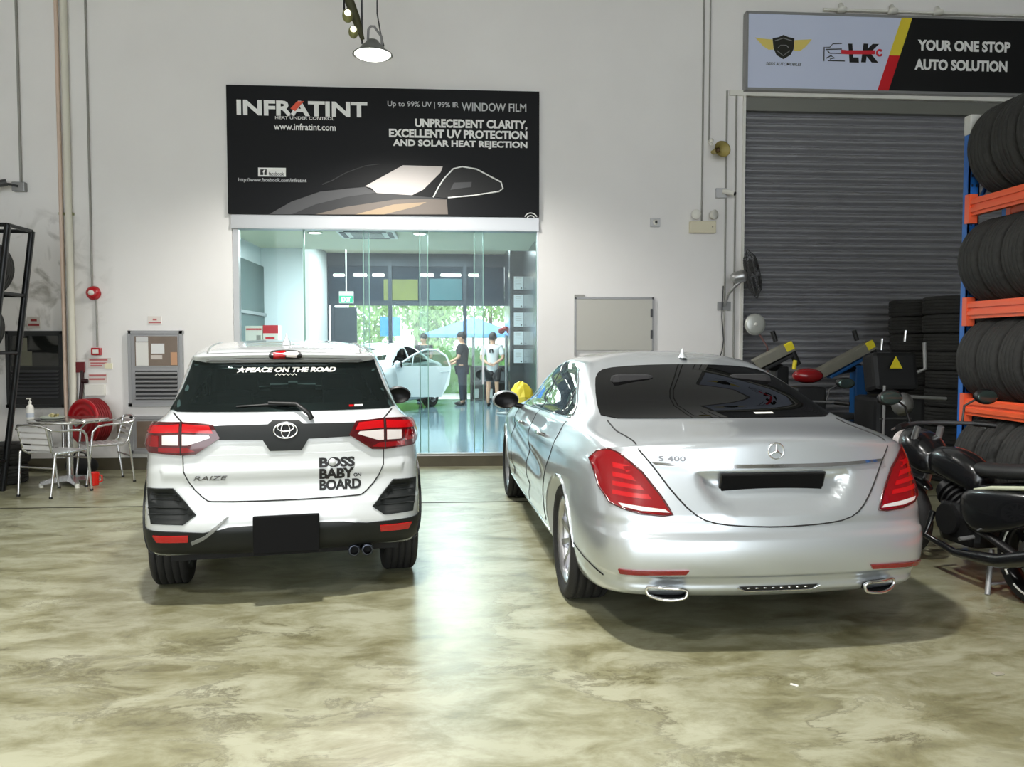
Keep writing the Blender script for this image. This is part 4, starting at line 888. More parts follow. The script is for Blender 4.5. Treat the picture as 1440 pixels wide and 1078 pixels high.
word('YOUR ONE STOP', 1290.5, 1421, 57.3, 72.6, SY-.003, 'lettering', M_TXT, sg, bold=.045); word('AUTO SOLUTION', 1286.2, 1416.5, 84.3, 99.8, SY-.003, 'lettering', M_TXT, sg, bold=.045)
K = lambda l: [(1060+a/7.2, 40+b/7.2) for a, b in l]
M_GOLD = mat('gold_print', (226, 206, 112), .5); M_BLKS = mat('shield_black', (34, 34, 26), .45)
flat(K([(12, 90), (60, 100), (190, 112), (200, 215), (150, 215), (95, 180), (60, 140)]), SY, .002, 'wing', M_GOLD, sg); flat(K([(588, 108), (540, 112), (412, 118), (405, 225), (470, 228), (520, 190), (560, 145)]), SY, .002, 'wing', M_GOLD, sg)
flat(K([(190, 100), (250, 88), (298, 66), (350, 88), (410, 102), (402, 210), (370, 270), (300, 312), (230, 270), (200, 200)]), SY, .004, 'shield', M_BLKS, sg)
putm(MB().tube([at(a, b, SY-.005) for a, b in K([(215, 125), (298, 98), (385, 125)])], .006, 5).tube([at(a, b, SY-.005) for a, b in K([(235, 225), (298, 275), (365, 225)])], .006, 5).tube([at(a, b, SY-.005) for a, b in K([(245, 195), (270, 170), (330, 170), (352, 195)])], .005, 5).build('shield_lines', M_GREYFRAME), sg)
word('SGDS AUTOMOBILES', 1077, 1127, 88, 92.2, SY, 'small_lettering', M_BLKS, sg, shear=.25, bold=.01)
word('L', 1192.5, 1208, 61.5, 88, SY, 'logo_lettering', M_INK, sg, bold=.07, shear=-.12); word('K', 1211, 1236, 61.5, 88, SY, 'logo_lettering', M_INK, sg, bold=.06, shear=.12)
M_WR = mat('wrench_red', (214, 40, 56), .5)
flat(K([(885, 215), (960, 222), (1225, 222), (1225, 262), (960, 262), (885, 258)]), SY-.0045, .003, 'wrench', M_WR, sg)
cc = at(1236.5, 74.5, SY); putm(MB().tube([(cc.x+.036*cos(t), SY-.006, cc.z+.036*sin(t)) for t in [R(35+i*14.5) for i in range(21)]], .013, 6).build('wrench_jaw', M_WR), sg)
ol = MB()
for l in ([(710, 330), (712, 190), (770, 190), (800, 155), (890, 152)], [(730, 212), (890, 208)], [(745, 225), (770, 250), (880, 252)], [(735, 300), (780, 275), (820, 300), (770, 310)], [(750, 325), (920, 330)]): ol.tube([at(a, b, SY-.003) for a, b in K(l)], .0065, 5)
putm(ol.build('car_outline', M_DGREY), sg)
# conduit with three small spotlights over the sign
sp = thing('sign_light_rail', 'thin white rail with three small lamps over the auto solution sign', 'lamp', (at(1158, 13, YW-.1).x, YW, at(1158, 13, YW-.1).z))
a, b = at(1158, 13, YW-.06), at(1436, 24.5, YW-.06); put(MB().tube([a, (8.2, a.y, a.z)], .018), 'rail', M_WHITEPL, sp)
for px in (1183.5, 1255, 1319):
    p = at(px, 15+(px-1158)*.04, YW-.1); put(MB().lathe([(0, .08), (.028, .07), (.035, .02), (.065, -.03), (.06, -.045), (0, -.04)], 16, Matrix.Translation((p.x, p.y, a.z)) @ Matrix.Rotation(R(-25), 4, 'X')), 'spot_head', M_WHITEPL, sp)

# ================================================================== fittings on the white wall
def box_px(mb, x0, y0, x1, y1, Y, d):
    a, b = at(x0, y1, Y), at(x1, y0, Y); c = at((x0+x1)/2, (y0+y1)/2, Y)
    return mb.box((at(x0, (y0+y1)/2, Y).x, Y, at((x0+x1)/2, y1, Y).z), (at(x1, (y0+y1)/2, Y).x, Y+d, at((x0+x1)/2, y0, Y).z))
YF = YW-.03
def run(name, label, px, py0, py1, r, m, off=.03, cat='pipe', px2=None, group=None):
    a, b = at(px, py0, YW-off), at(px2 or px, py1, YW-off); a.x = b.x = (a.x+b.x)/2
    t = thing(name, label, cat, (a.x, YW-off, b.z), 0, group); put(MB().cyl(a, b, r, n=12), 'pipe', m, t); return t
M_PK = mat('pinkish_pipe', (214, 190, 172), .5); M_CREAM = mat('cream_pipe', (224, 220, 205), .5); M_COND = mat('grey_conduit', (150, 148, 142), .5)
zt = ZC-.02
def vpipe(name, label, x, z0, z1, r, m, off, cat='pipe', clamps=()):
    t = thing(name, label, cat, (x, YW-off, z0)); put(MB().cyl((x, YW-off, z0), (x, YW-off, z1), r, n=14), 'tube', m, t)
    for z in clamps: put(MB().cbox((x, YW-off/2-.002, z), (r*2+.014, off-.004, .03)), 'clamp', mat('olive_clamp', (150, 152, 104), .5), t)
    return t
xp = at(87, 250, YW).x; vpipe('water_pipe', 'thin pinkish pipe up the wall left of the cream pipe', xp, .16, zt, .024, M_PK, .04, clamps=(at(90, 301, YW).z,))
vpipe('drain_pipe', 'thick cream pipe up the wall beside the pinkish pipe', at(98, 250, YW).x, .16, zt, .040, M_CREAM, .05, clamps=(at(90, 301, YW).z,))
xb = at(132, 411, YW).x
vpipe('conduit', 'thin grey conduit running down to the red alarm bell', xb-.01, at(132, 404, YW).z, zt, .013, M_COND, .02, 'conduit')
vpipe('conduit', 'thin grey conduit between the alarm bell and the break glass box', xb+.035, at(137, 488, YW).z, at(135, 421, YW).z, .011, M_COND, .02, 'conduit')
xc = at(30, 230, YW).x; vpipe('conduit', 'thin dark conduit down to the camera box on the left', xc, at(30, 257, YW).z, zt, .015, M_COND, .02, 'conduit')
bl = thing('alarm_bell', 'round red fire alarm bell with a white centre on the wall', 'alarm', (xb, YW, at(131, 412, YW).z))
MB().lathe([(0, .02), (.085, .02), (.085, .0), (.088, .0)], 28, Matrix.Rotation(pi/2, 4, 'X')).lathe([(0, .075), (.05, .07), (.078, .045), (.085, .02)], 28, Matrix.Rotation(pi/2, 4, 'X')).build('gong', M_RED, bl)
MB().lathe([(0, .095), (.03, .095), (.034, .07)], 20, Matrix.Translation((-.0, 0, 0)) @ Matrix.Rotation(pi/2, 4, 'X')).build('bell_centre', M_WHITEPL, bl)
bgp = at(137, 494, YW); bk = thing('break_glass_box', 'small red break glass call point with a white face', 'alarm', (bgp.x, YW, bgp.z))
MB().cbox((0, -.025, 0), (.115, .05, .09), bev=.008).build('case', M_RED, bk); MB().cbox((0, -.052, 0), (.07, .006, .05)).build('glass_face', M_WHITEPL, bk)
# camera with its box
cp = at(30, 263.5, YW); cb = thing('security_camera', 'dark bullet camera on a square box high at far left', 'camera', (cp.x, YW, cp.z))
MB().cbox((0, -.04, 0), (.15, .08, .11), bev=.01).build('junction_box', M_GREYFRAME, cb)
MB().tube([(0, -.08, 0), (-.05, -.13, .01), (-.1, -.16, .01)], .015).build('camera_arm', M_DGREY, cb)
MB().cyl((-.09, -.15, .03), (-.30, -.26, -.035), .042, n=20).build('camera_body', mat('camera_grey', (70, 70, 70), .4), cb)
# fire hose reel
def reel():
    p = at(126, 592, YW-.3); t = thing('fire_hose_reel', 'red fire hose reel drum on the wall behind the cafe table', 'hose reel', (p.x, YW, p.z))
    M = Matrix.Translation((0, -.30, 0)) @ Matrix.Rotation(R(-28), 4, 'Z') @ Matrix.Rotation(pi/2, 4, 'X'); r = .275
    MB().lathe([(0, .085), (.09, .085), (.10, .10), (.12, .085), (.155, .085), (.165, .10), (.185, .085), (.225, .085), (.235, .10), (r-.015, .10), (r, .085), (r, .07), (r-.03, .065)], 44, M).build('drum_face', M_RED, t)
    MB().lathe([(r-.03, .065), (r-.03, -.08), (r, -.085), (r, -.10), (0, -.10)], 44, M).build('drum_back', mat('dark_red_enamel', (112, 10, 20), .35), t)
    hs = MB()
    for k in range(5): hs.tube([M @ Vector(((r-.012)*cos(a), (r-.012)*sin(a), .05-.03*k)) for a in [2*pi*i/36 for i in range(36)]], .014, 6, True)
    hs.build('hose', mat('hose_red', (130, 16, 24), .6), t)
    MB().cbox((M @ Vector((.0, -.0, .12))), (.16, .05, .04), (0, R(-35), 0), .008).build('nozzle', M_SILVER, t)
    MB().tube([M @ Vector((0, 0, -.1)), (.02, -.02, 0)], .03).build('axle', M_DGREY, t)
reel()
hb = at(115.8, 516, YW); t = thing('hose_valve', 'dark red square valve plate with a dark pipe above the hose reel', 'valve', (hb.x, YW, hb.z))
MB().cbox((0, -.05, 0), (.105, .02, .13), bev=.004).build('plate', mat('maroon_plate', (100, 14, 20), .4), t)
MB().tube([(.02, -.05, -.04), (.02, -.06, -.2), (.0, -.08, -.42)], .022).tube([(.02, -.06, -.17), (.085, -.06, -.17)], .03).build('riser', mat('dark_maroon_pipe', (44, 16, 18), .5), t)
def notice(px0, py0, px1, py1, label, lines, base=(214, 206, 200), ink=(190, 110, 110), cat='notice', d=.008):
    m = MB(); Y = YW-d; a = at((px0+px1)/2, py1, YW); t = thing('wall_notice', label, cat, (a.x, YW, a.z)); box_px(m, px0, py0, px1, py1, Y, d); put(m, 'plate', mat('notice_%d_%d' % (base[0], base[2]), base, .6), t)
    for (a0, b0, a1, b1) in lines:
        q = MB(); box_px(q, px0+(px1-px0)*a0, py0+(py1-py0)*b0, px0+(px1-px0)*a1, py0+(py1-py0)*b1, Y-.002, .002); put(q, 'printed_line', mat('notice_ink_%d' % ink[1], ink, .7), t)
    return t
notice(124, 503, 156, 517, 'pale notice with faded red lines under the break glass box', [(.05, .1, .85, .28), (.1, .45, .8, .6), (.1, .7, .6, .85)])
notice(147, 510.5, 157.5, 518, 'tiny cream sticker on the corner of the faded red notice', [], (236, 230, 200), d=.014)
notice(124, 525, 150.5, 538, 'second faded pink notice just over the white box', [(.05, .1, .95, .3), (.05, .5, .9, .7)])
notice(208, 444.5, 227, 456, 'small faded notice above the silver framed cabinet', [(.35, .3, .65, .5), (.05, .7, .95, .85)], (228, 220, 214))
notice(38.5, 445, 56, 461.5, 'small grey notice with a red bar above the dark cabinet', [(.25, .2, .75, .4), (.05, .6, .95, .8)], (186, 180, 172), (130, 40, 40))
m = MB(); box_px(m, 119, 540.5, 146, 556, YW-.06, .06); p = at(131, 556, YW); tag(m.build('switch_box', M_WHITEPL), 'white flat box on the wall right above the hose reel', 'box')
m = MB(); box_px(m, 164, 596, 174.5, 609, YW-.05, .05); tag(m.build('socket_box', mat('brown_grey_box', (128, 120, 108), .5)), 'small brown grey box low on the wall right of the hose reel', 'box')
# louvred cabinets
def cabinet(x0, y0, x1, y1, label, fm, win, louv, dark, nl):
    p = at((x0+x1)/2, y1, YW); t = thing('wall_cabinet', label, 'cabinet', (p.x, YW, p.z)); Y = YW-.05
    m = MB(); w = 4.5
    for b in ((x0, y0, x1, y0+w), (x0, y1-w, x1, y1), (x0, y0, x0+w, y1), (x1-w, y0, x1, y1)): box_px(m, *b, Y, .05)
    put(m, 'frame', fm, t); m = MB(); box_px(m, x0+w, y0+w, x1-w, y1-w, Y+.012, .03); put(m, 'door', fm if not dark else M_BLACK, t)
    if win:
        m = MB(); box_px(m, win[0]-2, win[1]-2, win[2]+2, win[3]+2, Y+.006, .01); put(m, 'window_frame', fm, t)
        m = MB(); box_px(m, *win, Y+.003, .006); put(m, 'window_pane', mat('cabinet_glass_dark' if dark else 'cabinet_glass_brown', (24, 26, 25) if dark else (122, 106, 94), .05, noise=.35, nscale=5, spec=.8), t)
    if louv:
        m = MB(); box_px(m, *louv, Y+.008, .01); put(m, 'louvre_back', mat('louvre_dark', (26, 27, 28), .6), t)
        m = MB(); h = (louv[3]-louv[1])/nl
        for k in range(nl):
            a = at(louv[0], louv[1]+h*(k+.55), Y); b = at(louv[2], louv[1]+h*(k+.55), Y); z = a.z
            m.cbox(((a.x+b.x)/2, Y-.0, z), (b.x-a.x, .045, .010), (R(35), 0, 0))
        put(m, 'louvre', fm if not dark else M_DGREY, t)
    return t
M_CF = mat('cabinet_silver_grey', (158, 158, 160), .45, .3)
cb2 = cabinet(180, 464.5, 257, 571.5, 'silver grey louvred cabinet on the wall behind the white car', M_CF, (189.5, 472.5, 249.5, 514), (190.5, 521, 249.5, 562), False, 7)
for a in ((191, 481, 208.5, 514, (226, 224, 220)), (212.5, 483, 231, 497, (226, 226, 226)), (212, 499, 228, 505, (206, 196, 190)), (240, 495, 249, 513, (196, 150, 116)), (191, 473, 208, 480, (206, 206, 206))):
    m = MB(); box_px(m, *a[:4], YW-.05, .003); put(m, 'paper_sheet', mat('sheet_%d_%d' % (a[4][1], a[4][2]), a[4], .3), cb2)
cabinet(182.5, 584.5, 268, 637.5, 'low silver framed cabinet window near the floor behind the white car', M_CF, (192, 592, 259, 629), None, False, 0)
cb1 = cabinet(8, 465, 90, 573, 'dark louvred cabinet with a reflection on the far left wall', mat('cabinet_black', (30, 32, 33), .4), (16, 472, 82, 514), (16, 519, 82, 560), True, 8)
for a in ((23, 475, 38, 494, (104, 104, 90)), (25, 494, 45, 514, (96, 96, 82))):
    m = MB(); box_px(m, *a[:4], YW-.05, .003); put(m, 'paper_sheet', mat('sheet_%d_%d' % (a[4][1], a[4][2]), a[4], .3), cb1)
m = MB(); a, b, c = at(25, 484, YW-.052), at(33, 484, YW-.052), at(29, 476.5, YW-.052); m.add([a, b, c]+[v+Vector((0, .002, 0)) for v in (a, b, c)], [(0, 1, 2), (5, 4, 3), (0, 3, 4, 1), (1, 4, 5, 2), (2, 5, 3, 0)]); put(m, 'warning_triangle', M_INK, cb1)

# ---- between the shop front and the roller shutter
vpipe('conduit', 'white conduit down to the emergency light box', at(987, 250, YW).x, at(987, 312, YW).z, zt, .012, M_COND, .016, 'conduit')
vpipe('conduit', 'white conduit down to the horn speaker', at(997.5, 120, YW).x, at(998, 200, YW).z, zt, .010, M_COND, .016, 'conduit')
for px, lab in ((1019.5, 'left of the two long conduits beside the roller shutter'), (1032.8, 'right of the two long conduits beside the roller shutter')):
    vpipe('conduit', lab, at(px, 330, YW).x, .9, at(px, 128, YW).z, .012, M_COND, .016, 'conduit')
h = at(1003, 216, YW); hs = thing('horn_speaker', 'yellowed horn loudspeaker on the wall near the shutter', 'speaker', (h.x, YW, h.z))
MB().cyl((-.06, 0, .16), (-.05, -.1, .08), .02).sph((-.045, -.06, .15), .03).build('speaker_arm', M_WHITEPL, hs)
Mh = Matrix.Translation((-.02, -.1, 0)) @ Matrix.Rotation(R(20), 4, 'Z') @ Matrix.Rotation(R(90), 4, 'X') @ Matrix.Diagonal((1.25, 1, 1, 1))
MB().lathe([(.025, -.03), (.03, .03), (.055, .10), (.095, .16), (.10, .165), (.09, .155), (.045, .09)], 28, Mh).build('horn', mat('yellowed_horn', (176, 160, 96), .5), hs); MB().sph((0, -.19, 0), .03).build('horn_driver', mat('brown_driver', (92, 70, 44), .5), hs)
cc = at(1013, 272, YW); c2 = thing('security_camera', 'white bullet camera on the wall below the horn speaker', 'camera', (cc.x, YW, cc.z))
MB().cbox((-.0, -.025, .0), (.14, .05, .125), bev=.008).build('junction_box', mat('pale_grey_box', (198, 198, 200), .5), c2); MB().cyl((.02, -.06, .02), (.13, -.17, -.03), .032, n=18).build('camera_body', M_WHITEPL, c2); MB().cyl((.131, -.171, -.0305), (.136, -.176, -.033), .026, n=18).build('camera_lens', M_BLACK, c2)
e = at(986.5, 320, YW); el = thing('emergency_light', 'cream emergency light box with two round lamp heads', 'lamp', (e.x, YW, e.z))
MB().cbox((0, -.04, 0), (.34, .08, .15), bev=.01).build('case', mat('cream_case', (222, 214, 188), .5), el)
for x, ry in ((-.09, -20), (.12, 35)): MB().lathe([(0, .05), (.055, .05), (.062, .04), (.05, -.01), (0, -.03)], 22, Matrix.Translation((x, -.07, .155)) @ Matrix.Rotation(R(ry), 4, 'Z') @ Matrix.Rotation(R(90), 4, 'X')).build('lamp_head', M_WHITEPL, el)
MB().cbox((.12, -.082, 0), (.012, .006, .012)).build('indicator', M_BLACK, el)
d = at(920.7, 313, YW); dm = thing('dome_sensor', 'small square box with a dark round eye on the bare wall', 'sensor', (d.x, YW, d.z))
MB().cbox((0, -.02, 0), (.125, .04, .11), bev=.006).build('case', mat('pale_grey_box', (198, 198, 200), .5), dm); MB().sph((0, -.04, 0), .036, (1, .6, 1), 16).build('dome', M_WHITEPL, dm); MB().cyl((.004, -.055, 0), (.004, -.064, 0), .016, n=14).build('eye', M_BLACK, dm)
pd = thing('access_panel', 'grey flat access panel low on the white wall behind the silver car', 'panel', (at(863, 492, YW).x, YW, at(863, 492, YW).z)); m = MB(); box_px(m, 810.5, 420.5, 917, 492, YW-.028, .025); put(m, 'leaf', mat('panel_grey_beige', (190, 188, 180), .6), pd)
m = MB()
for b in ((808, 417.5, 919.5, 420.5), (808, 417.5, 810.5, 500), (917, 417.5, 919.5, 500)): box_px(m, *b, YW-.032, .03)
put(m, 'frame', M_GREYFRAME, pd); m = MB(); box_px(m, 808, 414, 822, 418, YW-.03, .03); put(m, 'label_plate', M_COND, pd)
m = MB()
for py in (440, 470): box_px(m, 915, py-6, 918, py+6, YW-.04, .012)
put(m, 'hinge', M_DGREY, pd)
# wall fan
f = at(1044, 388, YW-.35); wf = thing('wall_fan', 'silver wall fan with a dark guard at the shutter edge', 'fan', (f.x, YW, f.z))
MB().cbox((-.12, -.02, -.36), (.17, .04, .11), bev=.005).build('bracket', M_GREYFRAME, wf)
MB().tube([(-.12, -.03, -.36), (-.13, -.2, -.22), (-.06, -.34, -.1), (0, -.35, -.05)], .02).build('fan_arm', M_SILVER, wf)
Mf = Matrix.Translation((.0, -.35, 0)) @ Matrix.Rotation(R(-14), 4, 'Z') @ Matrix.Rotation(R(78), 4, 'Y')
MB().lathe([(0, -.15), (.045, -.145), (.07, -.10), (.075, .0), (.065, .06), (0, .07)], 24, Mf).build('motor', M_SILVER, wf)
g = MB(); rg = .31
for k in range(28):
    a = 2*pi*k/28; d = Vector((cos(a), sin(a), 0)); g.tube([Mf @ (d*.05+Vector((0, 0, .05))), Mf @ (d*.22+Vector((0, 0, .06))), Mf @ (d*rg+Vector((0, 0, .12))), Mf @ (d*.22+Vector((0, 0, .19))), Mf @ (d*.05+Vector((0, 0, .2)))], .0035, 4)
for r_, z in ((rg, .12), (.2, .19), (.2, .06)): g.tube([Mf @ Vector((r_*cos(a), r_*sin(a), z)) for a in [2*pi*i/36 for i in range(36)]], .005, 5, True)
g.build('guard', mat('fan_guard_dark', (52, 52, 52), .5), wf)
for k in range(3):
    bl = MB(); a = 2*pi*k/3; Mb = Mf @ Matrix.Rotation(a, 4, 'Z') @ Matrix.Translation((.16, 0, .12)) @ Matrix.Rotation(R(22), 4, 'X'); bl.cbox((0, 0, 0), (.24, .12, .006)); bl.v = [tuple(Mb @ Vector(v)) for v in bl.v]; bl.build('blade', M_DGREY, wf)
MB().tube([(-.14, -.04, -.1), (-.16, -.06, -.5), (-.13, -.05, -.8), (-.15, -.05, -.95), (-.22, -.03, -1.15)], .008).build('cord', M_DGREY, wf)
p = at(1061, 456, 9.78); dk = thing('round_disc_lamp', 'round silver disc lamp on a thin stem before the shutter', 'lamp', (p.x+.15, 9.78, 0))
MB().lathe([(0, .03), (.10, .03), (.128, .02), (.135, 0), (.12, -.03), (0, -.04)], 30, Matrix.Translation((-.15, -.02, p.z)) @ Matrix.Rotation(R(90), 4, 'X')).build('disc', mat('frosted_silver', (196, 198, 192), .35, .4), dk)
MB().lathe([(0, .045), (.018, .045), (.022, .03)], 14, Matrix.Translation((-.15, -.02, p.z)) @ Matrix.Rotation(R(90), 4, 'X')).build('disc_boss', M_WHITEPL, dk)
MB().tube([(-.1, 0, p.z-.1), (.02, 0, p.z-.28), (.05, 0, .6), (0, 0, .02)], .012).build('stem', mat('reddish_stem', (120, 84, 80), .5), dk); MB().lathe([(0, .03), (.14, .02), (.15, 0), (0, 0)], 24).build('foot', M_DGREY, dk)

# ================================================================== cafe table, chairs, tyre stand on the left
M_ALU = mat('polished_aluminium', (214, 214, 216), .22, .9); M_ALUS = mat('aluminium_slat', (228, 228, 228), .32, .45)
tc_ = gr(99, 681); TX, TY = tc_.x, tc_.y
tb = thing('cafe_table', 'round aluminium cafe table between the two slatted chairs', 'table', (TX, TY, 0))
MB().lathe([(0, .735), (.385, .735), (.40, .728), (.40, .708), (.385, .702), (0, .702)], 48).build('table_top', mat('steel_table_top', (205, 204, 200), .12, .85), tb)
MB().cyl((0, 0, .06), (0, 0, .70), .036, n=20).cyl((-.07, .02, .3), (-.07, .02, .70), .018, n=14).build('column', M_ALU, tb)
for k in range(4):
    a = R(38)+k*pi/2; d = Vector((cos(a), sin(a), 0)); t = Vector((-sin(a), cos(a), 0)); m = MB()
    sec = [(.0, .05, .11, .05), (.14, .042, .095, .045), (.30, .03, .06, .03)]
    vs = []
    for r_, w, zt_, zb_ in sec: vs += [d*r_+t*w+Vector((0, 0, zb_)), d*r_+t*w*.7+Vector((0, 0, zt_)), d*r_-t*w*.7+Vector((0, 0, zt_)), d*r_-t*w+Vector((0, 0, zb_))]
    fs = [(0, 3, 2, 1), (8, 9, 10, 11)]
    for s in range(2):
        for j in range(4): fs.append((s*4+j, s*4+(j+1) % 4, s*4+4+(j+1) % 4, s*4+4+j))
    m.add(vs, fs); f = m.build('foot', M_ALU, tb); MB().cyl(d*.285+Vector((0, 0, 0)), d*.285+Vector((0, 0, .045)), .024, n=14).build('foot_pad', M_WHITEPL, f)
def cafe_chair(label, loc, rz):
    """aluminium bistro chair; faces local +y"""
    t = thing('cafe_chair', label, 'chair', loc, rz, 'cafe chairs at the round table'); r = .0125; w = .24
    for s in (-1, 1):
        MB().tube([(s*.215, -.25, .0), (s*.235, -.20, .44), (s*.24, -.19, .46)], r).build('leg', M_ALU, t)
        MB().tube([(s*.225, .25, .0), (s*.24, .20, .40), (s*.245, .18, .60), (s*.25, .13, .655), (s*.252, .05, .67), (s*.25, -.12, .675), (s*.235, -.235, .69)], r).build('front_leg_and_arm', M_ALU, t)
        MB().tube([(s*.19, .22, .445), (s*.19, -.14, .435), (s*.185, -.20, .47), (s*.19, -.265, .73)], r).build('seat_rail', M_ALU, t)
        for y, z in ((-.25, 0), (.25, 0)): MB().cyl((s*(.215 if y < 0 else .225), y, 0), (s*(.215 if y < 0 else .225), y, .02), .017, n=12).build('foot_cap', M_BLACK, t)
    MB().tube([(-.24, -.21, .30), (.24, -.21, .30)], .01).build('stretcher', M_ALU, t); MB().tube([(-.24, .21, .36), (.24, .21, .36)], .01).build('stretcher', M_ALU, t)
    MB().tube([(-.235, -.235, .69), (-.16, -.285, .735), (0, -.30, .745), (.16, -.285, .735), (.235, -.235, .69)], r).build('top_rail', M_ALU, t)
    for k in range(6): MB().cbox((0, -.13+k*.068, .449), (.385, .052, .008), bev=.003).build('seat_slat', M_ALUS, t)
    for k in range(4): z = .505+k*.062; MB().cbox((0, -.203-(z-.47)*.25, z), (.372, .008, .042), (R(-14), 0, 0), .003).build('back_slat', M_ALUS, t)
    return t
c1 = gr(78, 693.5); cafe_chair('slatted aluminium chair nearer the viewer, its back to the photographer', (c1.x, c1.y, 0), R(-22))
c2 = gr(148, 677); cafe_chair('slatted aluminium chair in front of the red hose reel', (c2.x, c2.y, 0), R(128))
zt_ = .7365
def on_table(px): d = at(px, 594, TY); return d.x
bt = thing('pump_bottle', 'white pump bottle standing on the cafe table', 'bottle', (on_table(51), TY-.12, zt_))
MB().lathe([(0, 0), (.034, 0), (.037, .01), (.037, .13), (.030, .155), (.014, .168), (.014, .18), (0, .18)], 24).build('bottle_body', M_WHITEPL, bt)
MB().lathe([(.014, .178), (.016, .18), (.016, .2), (.005, .202), (.005, .225), (0, .225)], 16).cbox((-.012, 0, .232), (.05, .018, .014), bev=.005).build('pump', M_WHITEPL, bt)
MB().lathe([(.0375, .03), (.0375, .075)], 24).build('label_band', mat('pale_label', (190, 196, 206), .5), bt)
tr = thing('snack_tray', 'small tray of pale wrapped snacks on the cafe table', 'tray', (on_table(75), TY-.02, zt_)); MB().lathe([(0, .006), (.10, .006), (.125, .028), (.13, .026), (.105, 0), (0, 0)], 28).build('dish', mat('glass_dish', (176, 182, 170), .1), tr)
rnd = random.Random(4)
for k in range(9):
    a = rnd.uniform(0, 6.28); r_ = rnd.uniform(.0, .075); o = MB().cbox((0, 0, 0), (.045, .03, .022), (rnd.uniform(-.3, .3), rnd.uniform(-.3, .3), a), .006).build('wrapped_snack', mat('snack_cream', (226, 216, 176), .5) if k % 2 else mat('snack_olive', (150, 142, 92), .5), None, (TX, TY, 0))
    o.location = (tr.location.x+r_*cos(a), tr.location.y+r_*sin(a), zt_+.022+.012*(k % 3)); tag(o, 'small wrapped snack on the tray upon the cafe table', 'snack', 'wrapped snacks on the tray')
mg = gr(132.5, 682); mt = thing('plastic_mug', 'translucent red plastic mug on the floor by the chair leg', 'mug', (mg.x, mg.y, 0))
MB().lathe([(0, .0), (.046, 0), (.05, .01), (.056, .14), (.058, .145), (.053, .14), (.046, .012), (0, .012)], 28).build('cup', mat('red_plastic', (226, 30, 22), .2, coat=.4), mt); MB().tube([(.05, 0, .115), (.085, 0, .11), (.088, 0, .05), (.05, 0, .035)], .008).build('mug_handle', mat('red_plastic', (226, 30, 22), .2), mt)
p = gr(140, 660); sh_ = thing('black_bag', 'black bag lying on the floor under the hose reel', 'bag', (p.x, 9.75, 0)); MB().sph((0, 0, .12), .12, (1.6, .9, 1), 18).build('sack', mat('black_cloth', (22, 22, 23), .8, bump=.4, bscale=20), sh_); MB().tube([(-.1, -.04, .2), (-.04, -.05, .29), (.06, -.05, .28), (.1, -.03, .2)], .012).build('carry_strap', M_BLACK, sh_)

def tyre_mesh(r, w, rim, detail=40):
    h = w/2; pr = [(rim, -h*.72), (rim+.012, -h*.9), (rim+.05, -h*1.0), (r*.90, -h*.99), (r*.965, -h*.9), (r*.99, -h*.8)]
    for g in (-.52, -.18, .18, .52): pr += [(r, h*(g-.13)), (r, h*(g-.04)), (r-.009, h*(g-.03)), (r-.009, h*(g+.03)), (r, h*(g+.04)), (r, h*(g+.13))]
    pr += [(r*.99, h*.8), (r*.965, h*.9), (r*.90, h*.99), (rim+.05, h*1.0), (rim+.012, h*.9), (rim, h*.72), (rim+.02, h*.4), (r-.045, h*.3), (r-.045, -h*.3), (rim+.02, -h*.4), (rim, -h*.72)]
    return pr
def tread_mat():
    m = mat('worn_tyre_rubber', (34, 34, 35), .82); nt = m.node_tree; b = nt.nodes['Principled BSDF']; N = nt.nodes.new; L = nt.links.new
    tc = N('ShaderNodeTexCoord'); v = N('ShaderNodeTexVoronoi'); v.inputs['Scale'].default_value = 34; mp = N('ShaderNodeMapping'); mp.inputs['Scale'].default_value = (1, 1, 1.6); L(tc.outputs['Object'], mp.inputs[0]); L(mp.outputs[0], v.inputs['Vector'])
    n = N('ShaderNodeTexNoise'); n.inputs['Scale'].default_value = 9; n.inputs['Detail'].default_value = 6; L(tc.outputs['Object'], n.inputs['Vector'])
    r = N('ShaderNodeValToRGB'); r.color_ramp.elements[0].color = (*lin((30, 30, 31)), 1); r.color_ramp.elements[1].color = (*lin((54, 54, 51)), 1); L(n.outputs['Fac'], r.inputs[0]); L(r.outputs[0], b.inputs['Base Color'])
    bp = N('ShaderNodeBump'); bp.inputs['Strength'].default_value = .7; bp.inputs['Distance'].default_value = .006; L(v.outputs['Distance'], bp.inputs['Height']); L(bp.outputs[0], b.inputs['Normal']); return m
M_WORN = tread_mat(); TYRES = {}
def loose_tyre(label, loc, axis, r=.32, w=.22, group=None, m=None):
    key = (round(r, 3), round(w, 3))
    if key not in TYRES:
        o = MB().lathe(tyre_mesh(r, w, r*.62), 48).build('tyre', m or M_WORN); TYRES[key] = o
    else: o = TYRES[key].copy(); COL.objects.link(o)
    o.location = loc; o.rotation_euler = {'x': (0, pi/2, 0), 'y': (pi/2, 0, random.uniform(0, 6)), 'z': (0, 0, random.uniform(0, 6))}[axis] if isinstance(axis, str) else axis
    if axis == 'y': o.rotation_mode = 'XYZ'; o.rotation_euler = (pi/2, random.uniform(0, 6), random.uniform(-.008, .008))
    return tag(o, label, 'tyre', group)
